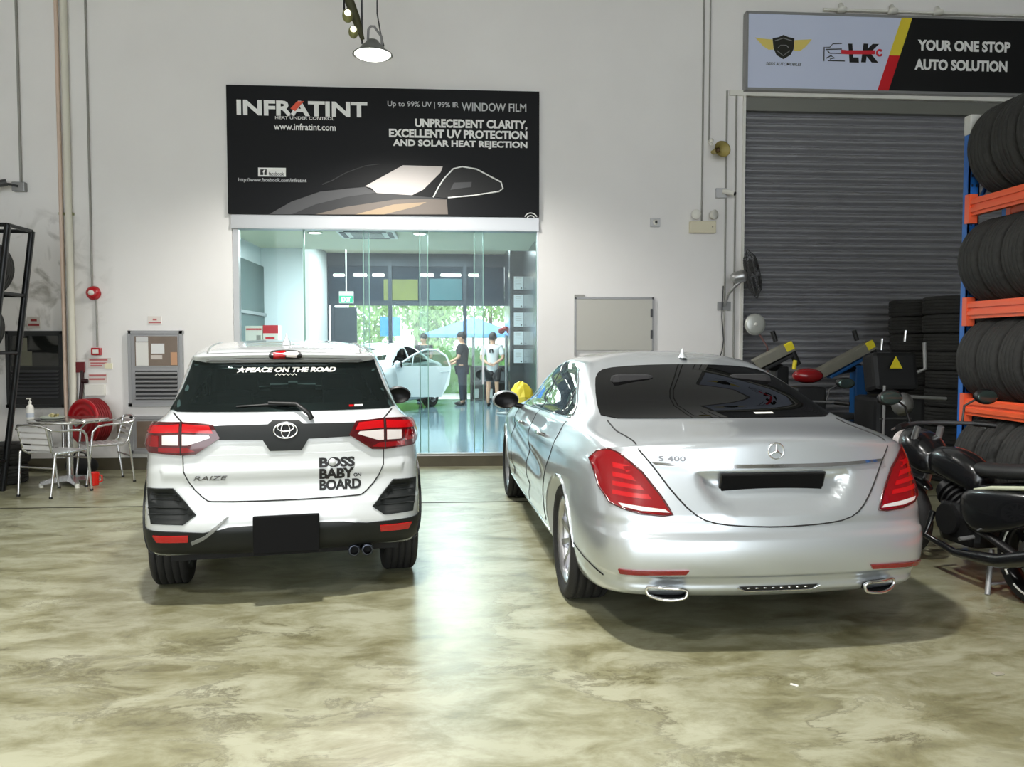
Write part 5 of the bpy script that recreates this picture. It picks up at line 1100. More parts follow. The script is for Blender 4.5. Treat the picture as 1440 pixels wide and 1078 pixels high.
# dark display stand with tyres at the far left edge
pf = gr(27, 690); SXX, SYY = pf.x-.17, pf.y-.45; zt2 = at(11, 316, SYY).z; xt = at(11, 316, SYY).x
st = thing('tyre_stand', 'dark steel tyre stand at the far left edge of the picture', 'stand', (SXX, SYY, 0)); dxs = xt-SXX
M_ST = mat('black_steel_stand', (26, 28, 30), .35, .5)
for n_, x0 in (('upright', 0), ('upright', -1.6)):
    for y0 in (0, .45): MB().tube([(x0, y0, 0), (x0+dxs, y0, zt2)], .032, 4).build(n_, M_ST, st)
for f_ in (1.0, .755, .535, .12):
    z = zt2*f_; x = dxs*f_
    for y0 in (0, .45): MB().tube([(x, y0, z), (x-1.6, y0, z)], .026, 4).build('rail', M_ST, st)
    MB().tube([(x, 0, z), (x, .45, z)], .022, 4).build('rail', M_ST, st)
for k, (f_, off, lab) in enumerate(((.755, .33, 'black tyre on the upper rail of the dark left stand'), (.755, 1.0, 'black tyre deeper along the upper rail of the dark left stand'), (.535, .36, 'black tyre on the middle rail of the dark left stand'), (.535, 1.05, 'black tyre deeper along the middle rail of the dark left stand'), (.12, .36, 'black tyre on the lowest rail of the dark left stand'), (.12, 1.05, 'black tyre deeper along the lowest rail of the dark left stand'))):
    loose_tyre(lab, (SXX+dxs*f_-off, SYY+.25, zt2*f_+.27), 'y', .30, .22, 'tyres on the dark left stand')
p = gr(12, 640); 
for k, (px, lab) in enumerate(((0, 'black tyre lying lowest on the floor beside the dark cabinet'), )):
    loose_tyre(lab, (SXX-.35, SYY+.98, .11), 'z', .31, .22); loose_tyre('black tyre lying upon another on the floor beside the dark cabinet', (SXX-.33, SYY+1.0, .33), 'z', .31, .22)

# ================================================================== tyre rack on the right
M_ORG = mat('orange_rack_paint', (240, 96, 48), .4); M_BLU = mat('blue_rack_paint', (34, 104, 190), .4, noise=.1); M_GRY = mat('pale_rack_cap', (206, 206, 202), .5)
RX, RY = 3.94, 5.94; RXB = RX+.32; RY2 = 2.7
rk = thing('tyre_rack', 'orange and blue steel rack full of tyres on the right', 'rack', (RX+.2, RY, 0))
ZT = 3.31
for (x, y) in ((RX, RY), (RXB, RY), (RX, RY2), (RXB, RY2)):
    m = MB().box((x, y-.0, 0), (x+.085, y+.012, ZT-.14)).box((x, y, 0), (x+.012, y+.07, ZT-.14)).box((x+.073, y, 0), (x+.085, y+.07, ZT-.14))
    u = put(m, 'upright', M_BLU, rk)
    h = MB()
    for k in range(40): h.cbox((x+.025, y-.001, .15+k*.075), (.013, .004, .02)).cbox((x+.060, y-.001, .15+k*.075), (.013, .004, .02))
    ho = put(h, 'slot_holes', mat('slot_dark', (12, 24, 44), .7), rk); ho.parent = u
    put(MB().cbox((x+.042, y+.03, ZT-.07), (.098, .085, .15), bev=.012), 'post_cap', M_GRY, rk)
for (y) in (RY, RY2):
    for k in range(4):
        z0 = .3+k*.75; put(MB().tube([(RX+.06, y+.04, z0), (RXB+.02, y+.04, z0+.6)], .016, 6), 'brace', M_BLU, rk)
LV = (2.60, 1.815, 1.075, .33)
for z in LV:
    for x in (RX-.012, RXB-.0):
        m = MB(); s = 0 if x < RXB-.1 else 0
        m.box((x, RY2, z-.065), (x+.045, RY, z+.065)).box((x-.014, RY2, z-.040), (x, RY, z-.008)).box((x-.014, RY2, z+.018), (x, RY, z+.05))
        b = put(m, 'beam', M_ORG, rk); e = MB()
        e.box((x-.018, RY-.055, z-.12), (x+.05, RY-.0, z+.10)); pb = put(e, 'beam_plate', mat('orange_plate', (236, 100, 62), .4), rk); pb.parent = b
names = ('top', 'second', 'third', 'lowest')
ords = ('farthest', 'second from the far end', 'third from the far end', 'fourth from the far end', 'fifth from the far end', 'sixth from the far end', 'seventh from the far end')
for li, z in enumerate(LV):
    r = (.36, .33, .325, .325)[li]; w = (.25, .225, .225, .225)[li]; half = .12
    zc = z+.065+math.sqrt(max(.01, r*r-half*half))-.005; zc = z+.065+.359 if li == 0 else zc; y = RY-.20
    for k in range(7):
        loose_tyre('black tyre on the %s level of the orange rack, %s' % (names[li], ords[k]), (RX+(.27 if li == 0 else .177)+random.uniform(-.004, .004), y, zc), 'y', r, w, 'tyres on the orange rack'); y -= w+.014
        if y < RY2+.2: break
# stacks of tyres on the floor before the shutter
def stack(px, Y, n, name, r=.32, seed=1):
    rnd = random.Random(seed); x = at(px, 487, Y).x; w = .21
    for k in range(n):
        pos = 'topmost' if k == n-1 else ('lowest' if k == 0 else '%s from the top' % {1: 'second', 2: 'third', 3: 'fourth', 4: 'fifth', 5: 'sixth', 6: 'seventh', 7: 'eighth', 8: 'ninth'}[n-1-k])
        loose_tyre('black tyre in the %s, %s' % (name, pos), (x+rnd.uniform(-.03, .03), Y+rnd.uniform(-.02, .02), w*(k+.5)+.001*k), 'z', r, w, 'tyres in the two tall stacks')
stack(1290, 9.55, 10, 'left tall stack before the shutter', .33, 3); stack(1344, 8.8, 10, 'right tall stack behind the orange rack', .335, 5)

# ---- tyre machines in the dark corner
M_MACH = mat('dark_machine_paint', (20, 21, 24), .5, noise=.2); M_MB = mat('machine_blue', (16, 84, 146), .4); M_ARM = mat('dusty_grey_arm', (128, 126, 114), .5, noise=.2); M_YEL = mat('yellow_pad', (232, 214, 40), .5)
def tyre_changer(label, px0, py0, px1, py1, Y, col):
    a, b = at(px0, py0, Y), at(px1, py1, Y); x = b.x-.05; t = thing('tyre_changer', label, 'machine', (x, Y, 0))
    L = lambda p: Vector((p.x-x, p.y-Y, p.z))
    MB().cbox((-.25, .1, .3), (.75, .55, .6), bev=.04).build('machine_base', M_MACH, t)
    MB().lathe([(0, .72), (.2, .72), (.24, .70), (.24, .66), (.1, .64), (.1, .60), (0, .60)], 28, Matrix.Translation((-.35, -.0, 0))).build('turntable', M_DGREY, t)
    MB().cbox((.02, .25, .65), (.16, .16, 1.3), bev=.02).build('machine_column', col, t)
    A, B = L(a), L(b); d = (B-A); ang = math.atan2(d.z, d.x); mid = (A+B)/2
    MB().cbox(mid, (d.length, .17, .115), (0, -ang, 0), .012).build('helper_arm', M_ARM, t)
    MB().cbox(mid+Vector((.06, -.01, -.075)), (d.length*.7, .12, .04), (0, -ang, 0), .01).build('arm_underside', col, t)
    MB().cbox(B+Vector((-.06, -.075, -.01)), (.105, .03, .10), (0, -ang, 0), .012).build('yellow_pad', M_YEL, t)
    MB().cyl(B+Vector((-.19, 0, .05)), B+Vector((-.23, 0, .17)), .028, n=12).build('arm_pin', M_BLACK, t)
    MB().tube([B+Vector((-.02, -.03, -.03)), B+Vector((.03, -.03, -.14)), B+Vector((.07, -.03, -.22))], .04).build('roller_head', M_BLACK, t)
    MB().tube([B+Vector((.02, -.06, -.17)), B+Vector((.0, -.08, -.27))], .025).build('yellow_tip', M_YEL, t)
    MB().tube([A, Vector((.02, .25, 1.28))], .05).build('arm_link', M_MACH, t)
    return t
tyre_changer('tyre changing machine with a grey yellow-tipped arm and blue column', 1146, 528, 1226, 484, 9.45, M_MB)
tyre_changer('smaller tyre changing machine whose grey arm points past the silver roof', 1062, 512, 1113, 486, 9.0, M_MACH)
p = at(1198, 550, 8.3); bx = MB().cbox((p.x, 8.3, .72), (.28, .2, .62), bev=.04); bx.build('air_tank', M_MB); tag(bpy.data.objects['air_tank'], 'blue upright tank beside the tyre changing machine', 'tank')
bpy.data.objects['air_tank'].data.transform(Matrix.Translation((0, 0, -.41)))
p = at(1258, 500, 8.3); wb = thing('wheel_balancer', 'dark wheel balancing machine with a small yellow warning triangle', 'machine', (p.x, 8.3, 0))
MB().cbox((0, .1, .5), (.55, .5, 1.0), bev=.05).build('machine_base', M_MACH, wb); MB().cbox((.02, .12, 1.25), (.5, .25, .42), (R(-12), 0, 0), .05).build('display_hood', M_MACH, wb)
MB().cyl((-.2, -.2, .95), (-.2, -.5, .95), .03, n=16).lathe([(0, 0), (.11, 0), (.12, .02), (.05, .08), (0, .08)], 24, Matrix.Translation((-.2, -.5, .95)) @ Matrix.Rotation(R(90), 4, 'X')).build('spindle', M_SILVER, wb)
m = MB(); s = .07; m.add([(-s, -.04, 1.30), (s, -.04, 1.30), (0, -.03, 1.43), (-s, -.03, 1.30), (s, -.03, 1.30), (0, -.02, 1.43)], [(0, 1, 2), (5, 4, 3), (0, 3, 4, 1), (1, 4, 5, 2), (2, 5, 3, 0)]); m.build('warning_triangle', M_YEL, wb)
for x, z in ((-.15, 1.56), (.11, 1.65)): MB().cyl((x, .0, z-.06), (x+.01, 0, z+.06), .014, n=10).build('chrome_lever', M_CHROME, wb)
MB().tube([(.27, -.1, 1.58), (.275, -.12, 1.3), (.2, -.1, 1.26)], .02).build('guard_bar', M_GREYFRAME, wb)
MB().tube([(-.3, -.35, 1.03), (.4, -.3, .99)], .018).build('tool_bar', M_GREYFRAME, wb)
p = at(1243, 580, 7.6); po = thing('axle_stand', 'thin upright steel post with a cross bar behind the silver car', 'stand', (p.x, 7.6, 0)); MB().tube([(0, 0, 0), (0, 0, 1.15)], .014).build('post', M_GREYFRAME, po); MB().tube([(-.04, 0, .82), (.28, 0, .82)], .010).build('cross_bar', M_DGREY, po); MB().lathe([(0, .02), (.15, .02), (.16, 0), (0, 0)], 20).build('foot', M_DGREY, po)

# ---- motorcycles
M_BK = mat('gloss_black_plastic', (20, 21, 23), .25, coat=.5); M_SEATB = mat('black_vinyl_seat', (34, 35, 36), .55, bump=.15, bscale=90); M_ENG = mat('engine_metal', (48, 48, 49), .35, .7); M_GRN = mat('green_tint_panel', (120, 128, 112), .35)
def blob(pts, name, m, parent, sub=2):
    """lofted soft shape: list of (centre, half width x, half height z)"""
    vs = []; n = 10
    for (c, w, h) in pts:
        for i in range(n): a = 2*pi*i/n; k = 1.0; vs.append((c[0]+w*math.copysign(abs(cos(a))**.7, cos(a)), c[1], c[2]+h*math.copysign(abs(sin(a))**.7, sin(a))))
    fs = [tuple(range(n)), tuple(reversed(range((len(pts)-1)*n, len(pts)*n)))]
    for s in range(len(pts)-1):
        for i in range(n): fs.append((s*n+(i+1) % n, s*n+i, s*n+n+i, s*n+n+(i+1) % n))
    o = MB().add(vs, fs, True).build(name, m, parent, fix=True); o.modifiers.new('s', 'SUBSURF').levels = sub; o.modifiers['s'].render_levels = sub; return o
def motorcycle(label, loc, rz, stripe=None, tail=None, rimtape=False, mirrors=True):
    t = thing('motorcycle', label, 'motorcycle', loc, rz); wr = .285
    for y, nm in ((0, 'rear_wheel'), (1.24, 'front_wheel')):
        w = bpy.data.objects.new(nm, None); COL.objects.link(w); w.parent = t; M = Matrix.Translation((0, y, wr)) @ Matrix.Rotation(pi/2, 4, 'Y')
        MB().lathe([(.215, -.045), (.25, -.055), (.275, -.04), (.285, 0), (.275, .04), (.25, .055), (.215, .045)], 44, M).build('tyre', M_TYRE, w)
        q = MB().lathe([(.215, -.045), (.2, -.04), (.19, 0), (.2, .04), (.215, .045)], 44, M).lathe([(0, -.05), (.045, -.05), (.045, .05), (0, .05)], 18, M)
        for k in range(6):
            a = 2*pi*k/6; q.tube([M @ Vector((.04*cos(a), .04*sin(a), 0)), M @ Vector((.2*cos(a+.15), .2*sin(a+.15), 0))], .016, 6)
        q.build('rim', mat('black_rim', (24, 24, 25), .3, .4), w)
        MB().lathe([(.06, -.03), (.115, -.03), (.115, -.036), (.06, -.036)], 28, M).build('brake_disc', M_SILVER, w)
        if rimtape and y == 0:
            for k in range(7):
                a0 = 2*pi*k/7; MB().tube([M @ Vector((.222*cos(a0+.6*i/6), .222*sin(a0+.6*i/6), -.049)) for i in range(7)], .007, 5).build('rim_tape', M_WHITEPL, w)
    blob([((0, -.42, .80), .05, .03), ((0, -.30, .82), .115, .045), ((0, 0, .80), .13, .05), ((0, .22, .765), .125, .05), ((0, .42, .75), .10, .05), ((0, .50, .76), .05, .03)], 'seat', M_SEATB, t)
    blob([((0, -.50, .76), .04, .03), ((0, -.35, .72), .115, .055), ((0, 0, .66), .14, .085), ((0, .30, .60), .135, .10), ((0, .50, .55), .08, .09)], 'tail_fairing', M_BK, t)
    blob([((0, .40, .66), .09, .10), ((0, .58, .72), .12, .13), ((0, .78, .76), .12, .12), ((0, .95, .74), .07, .08)], 'fuel_tank', M_BK, t)
    blob([((0, .84, .72), .10, .09), ((0, 1.0, .78), .17, .15), ((0, 1.14, .84), .14, .14), ((0, 1.24, .82), .06, .07)], 'front_fairing', M_BK, t)
    if stripe:
        for s in (-1, 1): MB().tube([(s*.125, -.36, .765), (s*.148, -.1, .725), (s*.15, .2, .675), (s*.14, .36, .64)], [.008, .014, .014, .006], 8).build('side_stripe', stripe, t)
    MB().cbox((0, .55, .38), (.24, .34, .28), bev=.05).cyl((-.15, .60, .40), (.15, .60, .40), .10, n=24).cyl((0, .55, .45), (0, .78, .58), .085, n=20).build('engine', M_ENG, t)
    for k in range(5): MB().cyl((0, .58+k*.035, .47+k*.02), (0, .592+k*.035, .477+k*.02), .11, n=20).build('cooling_fin', M_ENG, t)
    MB().tube([(-.13, .75, .42), (-.16, .78, .25), (-.15, .5, .2), (-.16, .1, .25), (-.17, -.28, .38)], [.022, .022, .025, .045, .05], 12).build('exhaust', M_BK, t)
    for s in (-1, 1): blob([((s*.10, -.28, .66), .02, .03), ((s*.135, -.10, .60), .04, .10), ((s*.14, .15, .54), .05, .14), ((s*.13, .38, .50), .045, .15), ((s*.11, .52, .52), .02, .08)], 'side_panel', M_BK, t)
    MB().tube([(-.11, 0, wr), (-.11, .25, .36), (-.10, .45, .40)], .026).tube([(.11, 0, wr), (.11, .25, .36), (.10, .45, .40)], .026).build('swing_arm', M_BLACK, t)
    for s in (-1, 1): MB().tube([(s*.10, 1.24, wr), (s*.10, 1.04, .80), (s*.09, .98, .97)], [.028, .024, .022]).build('fork', M_SILVER, t)
    blob([((0, .94, .52), .04, .02), ((0, 1.1, .60), .06, .02), ((0, 1.28, .605), .065, .02), ((0, 1.48, .53), .05, .015)], 'front_mudguard', M_BK, t)
    blob([((0, .02, .58), .05, .03), ((0, -.2, .56), .07, .02), ((0, -.42, .44), .07, .015), ((0, -.52, .34), .05, .012)], 'rear_mudguard', M_BK, t)
    MB().tube([(-.36, .80, .99), (-.28, .86, 1.0), (-.1, .97, 1.0), (.1, .97, 1.0), (.28, .86, 1.0), (.36, .80, .99)], .013).build('handlebar', M_DGREY, t)
    for s in (-1, 1):
        MB().tube([(s*.26, .875, 1.0), (s*.37, .795, .99)], .021).build('grip', M_BLACK, t)
        MB().tube([(s*.24, .93, 1.0), (s*.36, .88, .965)], .007).build('brake_lever', M_SILVER, t)
        if mirrors:
            mm = MB().tube([(s*.2, .91, 1.0), (s*.23, .93, 1.12), (s*.31, .91, 1.17)], .008).build('mirror_stem', M_BLACK, t)
            MB().sph((s*.37, .90, 1.185), 1, (.095, .025, .055), 18, Euler((0, R(s*6), R(0))).to_matrix()).build('mirror_head', M_BLACK, mm); MB().sph((s*.37, .878, 1.185), 1, (.082, .01, .044), 18).build('mirror_glass', mat('bike_mirror', (70, 84, 80), .06, .6), mm)
        MB().sph((s*.17, -.40, .70), .026, (1, 1.4, 1), 12).build('indicator', mat('amber_lens', (190, 110, 30), .2), t)
        MB().tube([(s*.12, .38, .33), (s*.22, .38, .32)], .014).build('footrest', M_SILVER, t)
    MB().tube([(-.03, .33, .26), (-.12, .25, .0)], .016).tube([(.03, .33, .26), (.12, .25, .0)], .016).tube([(-.09, .27, .06), (.09, .27, .06)], .010).build('centre_stand', M_GREYFRAME, t)
    MB().cbox((0, -.50, .74), (.16, .04, .06), bev=.015).build('tail_lamp', tail or M_REDD, t); MB().cbox((0, -.56, .52), (.2, .008, .14), (R(20), 0, 0)).build('number_plate', M_BLACK, t)
    MB().sph((0, 1.24, .84), .085, (1.2, .5, 1), 18).build('headlamp', M_CLEARL, t)
    return t
motorcycle('black motorcycle with a pale side stripe between the silver car and rack', (3.42, 4.42, 0), R(5), stripe=mat('pale_stripe', (196, 200, 176), .35), rimtape=True)
motorcycle('second black motorcycle, parked farther in beyond the rack post', (3.30, 6.55, 0), R(-4))
p = at(1133, 524, 8.45); rf = thing('red_fuel_can', 'dark red can standing under the grey machine arm', 'can', (p.x, 8.45, 0)); 
MB().cbox((0, 0, .55), (.34, .3, 1.1), bev=.03).build('cupboard', M_MACH, rf); MB().sph((0, -.05, p.z-.03), .15, (1.15, .7, .55), 20).build('can_body', mat('dark_red_gloss', (130, 12, 20), .25, coat=.4), rf)
o = rf; o.name = 'tool_pedestal'; tag(o, 'dark pedestal with a glossy dark red cover under the grey arm', 'pedestal')
g = gr(1117, 963.5); sc_ = MB().cbox((0, 0, .003), (.035, .012, .004), (0, 0, R(-40))).build('paper_scrap', M_WHITEPL, None, (g.x, g.y, 0)); tag(sc_, 'tiny white scrap on the floor behind the silver car', 'scrap')
g = gr(1403, 948); sc_ = MB().cbox((0, 0, .004), (.05, .03, .006), (0, 0, R(10)), .002).build('stone_chip', mat('stone_grey', (150, 146, 130), .8), None, (g.x, g.y, 0)); tag(sc_, 'small pale chip on the floor at lower right', 'chip')

# ================================================================== things inside the glass shop
Yc = 11.4; ct = thing('shop_counter', 'white counter behind the glass, hidden by the white car', 'counter', (-2.35, Yc, IZ))
MB().box((-.75, -.25, 0), (.75, .25, 1.36)).build('cabinet_body', M_IW, ct); MB().box((-.78, -.28, 1.36), (.78, .28, 1.40)).build('counter_top', mat('counter_top_white', (236, 236, 234), .3), ct)
zt_ = IZ+1.40
def shop_box(px0, px1, py0, label, topm, lines):
    a, b = at(px0, 470, Yc-.12), at(px1, 470, Yc-.12); z1 = at((px0+px1)/2, py0, Yc-.12).z
    t = thing('product_box', label, 'box', ((a.x+b.x)/2, Yc, zt_)); w = (b.x-a.x)/2; h = z1-zt_
    MB().cbox((0, 0, h/2), (2*w, .2, h), bev=.004).build('carton', M_WHITEPL, t); 
    for (x0, z0, x1, z1_, m) in lines: MB().box((-w+2*w*x0, -.104, h*z0), (-w+2*w*x1, -.099, h*z1_)).build('printed_band', m, t)
    return t
M_RP = mat('print_red', (206, 34, 52), .5)
shop_box(344.5, 368.5, 458, 'white product box with a thin red line on the shop counter', None, [(.05, .8, .95, .88, M_RP), (.65, .3, .9, .55, M_COND)]); shop_box(369.5, 391, 457, 'red topped white product box on the shop counter', None, [(0, .62, 1, 1, M_RP), (.15, .35, .75, .45, M_RP)])
def ceiling_ac(px, py, Y, z, label):
    p = at(px, py, Y); t = thing('ceiling_air_conditioner', label, 'air conditioner', (p.x, Y, z-.02)); MB().cbox((0, 0, -.01), (.84, .84, .04), bev=.008).build('panel', M_WHITEPL, t)
    for a in range(4): M = Matrix.Rotation(a*pi/2, 4, 'Z'); q = MB(); q.cbox((0, .34, -.034), (.6, .07, .008)); q.v = [tuple(M @ Vector(v)) for v in q.v]; q.build('air_slot', M_DGREY, t)
    MB().cbox((0, 0, -.035), (.45, .45, .012), bev=.004).build('grille', M_COND, t)
ceiling_ac(517, 330, 11.9, 3.22, 'white ceiling cassette air conditioner just inside the shop glass'); ceiling_ac(546, 372, 17.5, 3.95, 'white ceiling cassette air conditioner deeper inside the shop')
M_TUBE = emis('tube_glow', (255, 250, 236), 7)
for i, (px, w, lab) in enumerate(((525, .4, 'short glowing bar imitating a lamp reflection, leftmost'), (506.5, .4, None), (532, .35, None), (600, .5, None), (633, .7, None), (665, .4, None))):  # added glowing bars that imitate lamp reflections in the dark upper glass
    labs = ('glowing bar imitating a lamp reflection, above the exit sign', 'glowing bar imitating a lamp reflection, just right of the exit rod', 'glowing bar imitating a lamp reflection, over the olive poster', 'glowing bar imitating a lamp reflection, right of the olive poster', 'longest glowing bar imitating a lamp reflection, over the teal poster', 'glowing bar imitating a lamp reflection, near the dark column')
    pxs = (476.5, 506.5, 532, 600, 634, 666); p = at(pxs[i], 387, IY1-.05); ww = (.28, .34, .3, .36, .52, .26)[i]
    t = thing('reflection_bar', labs[i], 'lamp', (p.x, IY1-.05, p.z), 0, 'glowing bars imitating lamp reflections'); MB().cyl((-ww/2*1.0, 0, 0), (ww/2, 0, 0), .018, n=10).build('tube', M_TUBE, t); MB().cbox((0, 0, .035), (ww, .05, .03)).build('batten', M_WHITEPL, t)
for px, py, Y, z in ((443, 327, 12.0, 3.22), (590, 326, 12.0, 3.22), (622, 352, 15.5, 3.95), (523, 357, 15.2, 3.95)):
    p = at(px, py, Y); lab = {443: 'round ceiling downlight left in the shop front bay', 590: 'round ceiling downlight right in the shop front bay', 622: 'spot lamp under the inner shop ceiling near the teal poster', 523: 'spot lamp under the inner shop ceiling near the air conditioner'}[px]
    t = thing('downlight', lab, 'lamp', (p.x, Y, z), 0, 'downlights in the shop')
    if z < 3.5: MB().lathe([(0, -.012), (.09, -.012), (.1, -.02), (.11, -.012), (.11, 0)], 24).build('bezel', M_WHITEPL, t); MB().lathe([(0, -.015), (.085, -.015)], 20, smooth=False).build('lens', M_TUBE, t)
    else: MB().cyl((0, 0, 0), (0, 0, -.25), .012, n=8).cyl((0, 0, -.22), (0, -.03, -.36), .06, .10, n=20).build('spot_can', M_DGREY, t); MB().cyl((0, -.031, -.361), (0, -.033, -.37), .088, n=20).build('lens', M_TUBE, t)
pp = at(487, 417.5, 16.0); ex = thing('exit_sign', 'green exit sign hanging on a rod inside the shop', 'sign', (pp.x, 16.0, pp.z)); a = at(477, 417.5, 16).x-pp.x; zb_ = at(487, 426, 16).z-pp.z; zt3 = at(487, 409.5, 16).z-pp.z
MB().box((a, -.03, zb_), (-a, .03, zt3)).build('case', M_WHITEPL, ex); h = zt3-zb_; MB().box((a+.006, -.034, zb_+.006), (-a-.006, -.03, zb_+h*.62)).build('green_panel', emis('exit_green', (24, 160, 120), .6), ex)
e = textfit('EXIT', a*.62, -a*.62, zb_+h*.12, zb_+h*.5, -.035, 'lettering', emis('exit_white', (236, 250, 244), 1.0), bold=.02); e.parent = ex
MB().cyl((0, 0, zt3), (0, 0, 3.95-pp.z), .012, n=8).build('rod', M_WHITEPL, ex)
for i, (y0, y1) in enumerate(((387, 409), (412.5, 434.5), (437.5, 461), (464, 486.5), (489, 512))):
    Yf = 14.99; x0, x1 = px_x(720.5, Yf), px_x(737.5, Yf); z1, z0 = at(729, y0, Yf).z, at(729, y1, Yf).z
    t = thing('certificate_frame', 'framed certificate on the dark column, %s' % ('topmost', 'second from the top', 'middle one', 'second from the bottom', 'lowest')[i], 'frame', ((x0+x1)/2, Yf, z0), 0, 'framed certificates on the dark column'); w = (x1-x0)/2; h = z1-z0
    MB().box((-w, -.03, 0), (w, 0, h)).build('frame_border', M_BLACK, t); MB().box((-w+.025, -.034, .025), (w-.025, -.029, h-.025)).build('certificate_sheet', mat('certificate_paper', (222, 226, 230), .6), t)
    for k in range(4): MB().box((-w*.45, -.036, h*(.8-.12*k)), (w*.45, -.033, h*(.8-.12*k)+.006)).build('printed_line', M_COND, t)
    MB().cyl((w*.45, -.036, h*.17), (w*.45, -.033, h*.17), .016, n=12).build('seal', M_DGREY, t)
yb = gr(731, 566, IZ); yb = at(735, 550, 12.6); bg_ = thing('yellow_bag', 'crumpled yellow bag on a stool beside the silver car mirror', 'bag', (yb.x-.02, 12.6, IZ)); MB().lathe([(0, .35), (.14, .35), (.15, .33), (.13, .31), (0, .31)], 20).cyl((0, 0, 0), (0, 0, .32), .03).lathe([(.14, 0), (.15, .02), (0, .04)], 20).build('stool', M_DGREY, bg_)
rn = random.Random(2); v = [(-.17, .36), (.17, .36), (.19, .55), (.13, .78), (-.1, .80), (-.2, .58)]
m = MB(); n_ = 14; vs = []
for j, (zz, rr) in enumerate(((.355, .15), (.45, .185), (.6, .19), (.72, .16), (.80, .10), (.84, .03))):
    for i in range(n_): a = 2*pi*i/n_; q = rr*(1+rn.uniform(-.13, .13)); vs.append((q*cos(a), q*.75*sin(a), zz+rn.uniform(-.015, .015)))
fs = [tuple(reversed(range(n_)))]+[tuple(range(5*n_, 6*n_))]
for j in range(5):
    for i in range(n_): fs.append((j*n_+i, j*n_+(i+1) % n_, (j+1)*n_+(i+1) % n_, (j+1)*n_+i))
m.add(vs, fs, False).build('bag_body', mat('yellow_plastic_bag', (226, 186, 40), .4), bg_)
p = at(712, 466, 16.5); fl = thing('red_flower_pot', 'dark stand with a small red flower ornament before the dark column', 'ornament', (p.x, 16.5, IZ)); MB().cyl((0, 0, 0), (0, 0, p.z-IZ-.08), .03, n=12).lathe([(0, .0), (.2, .0), (.2, .03), (0, .05)], 20).build('stand_pole', M_GREYFRAME, fl)
for k in range(7): a = k*.9; MB().sph((.11*cos(a), .07*sin(a), p.z-IZ+.03*(k % 3)), .055, (1.3, .8, .9), 10).build('petal', mat('dusty_red', (150, 52, 50), .6), fl)
lw = thing('display_shelf', 'low dark shelf unit along the shop windows behind the man in white', 'shelf', (px_x(702, 20.6), 20.6, IZ)); MB().box((-.75, -.2, 0), (.55, .2, .05)).box((-.75, -.2, .45), (.55, .2, .50)).box((-.75, -.2, .85), (.55, .2, .90)).box((-.75, .16, 0), (.55, .2, .9)).build('shelf_boards', M_DGREY, lw)
for x in (-.75, -.1, .5): MB().box((x, -.2, 0), (x+.05, .2, .9)).build('shelf_side', M_DGREY, lw)
c_ = (mat('stock_white', (206, 208, 206), .5), mat('stock_grey', (110, 116, 120), .5))
for k in range(6):
    o = MB().cbox((0, 0, .13), (.13, .2, .24), bev=.01).build('stock_tin', c_[k % 2], None, (lw.location.x+(-.6, -.42, -.24, .07, .24, .41)[k], 20.6, IZ+(.5 if k % 2 else .05))); tag(o, ('white tin' if k % 2 == 0 else 'grey tin')+' on the low dark shelf by the far shop window', 'tin', 'white tins on the low dark shelf' if k % 2 == 0 else 'grey tins on the low dark shelf')

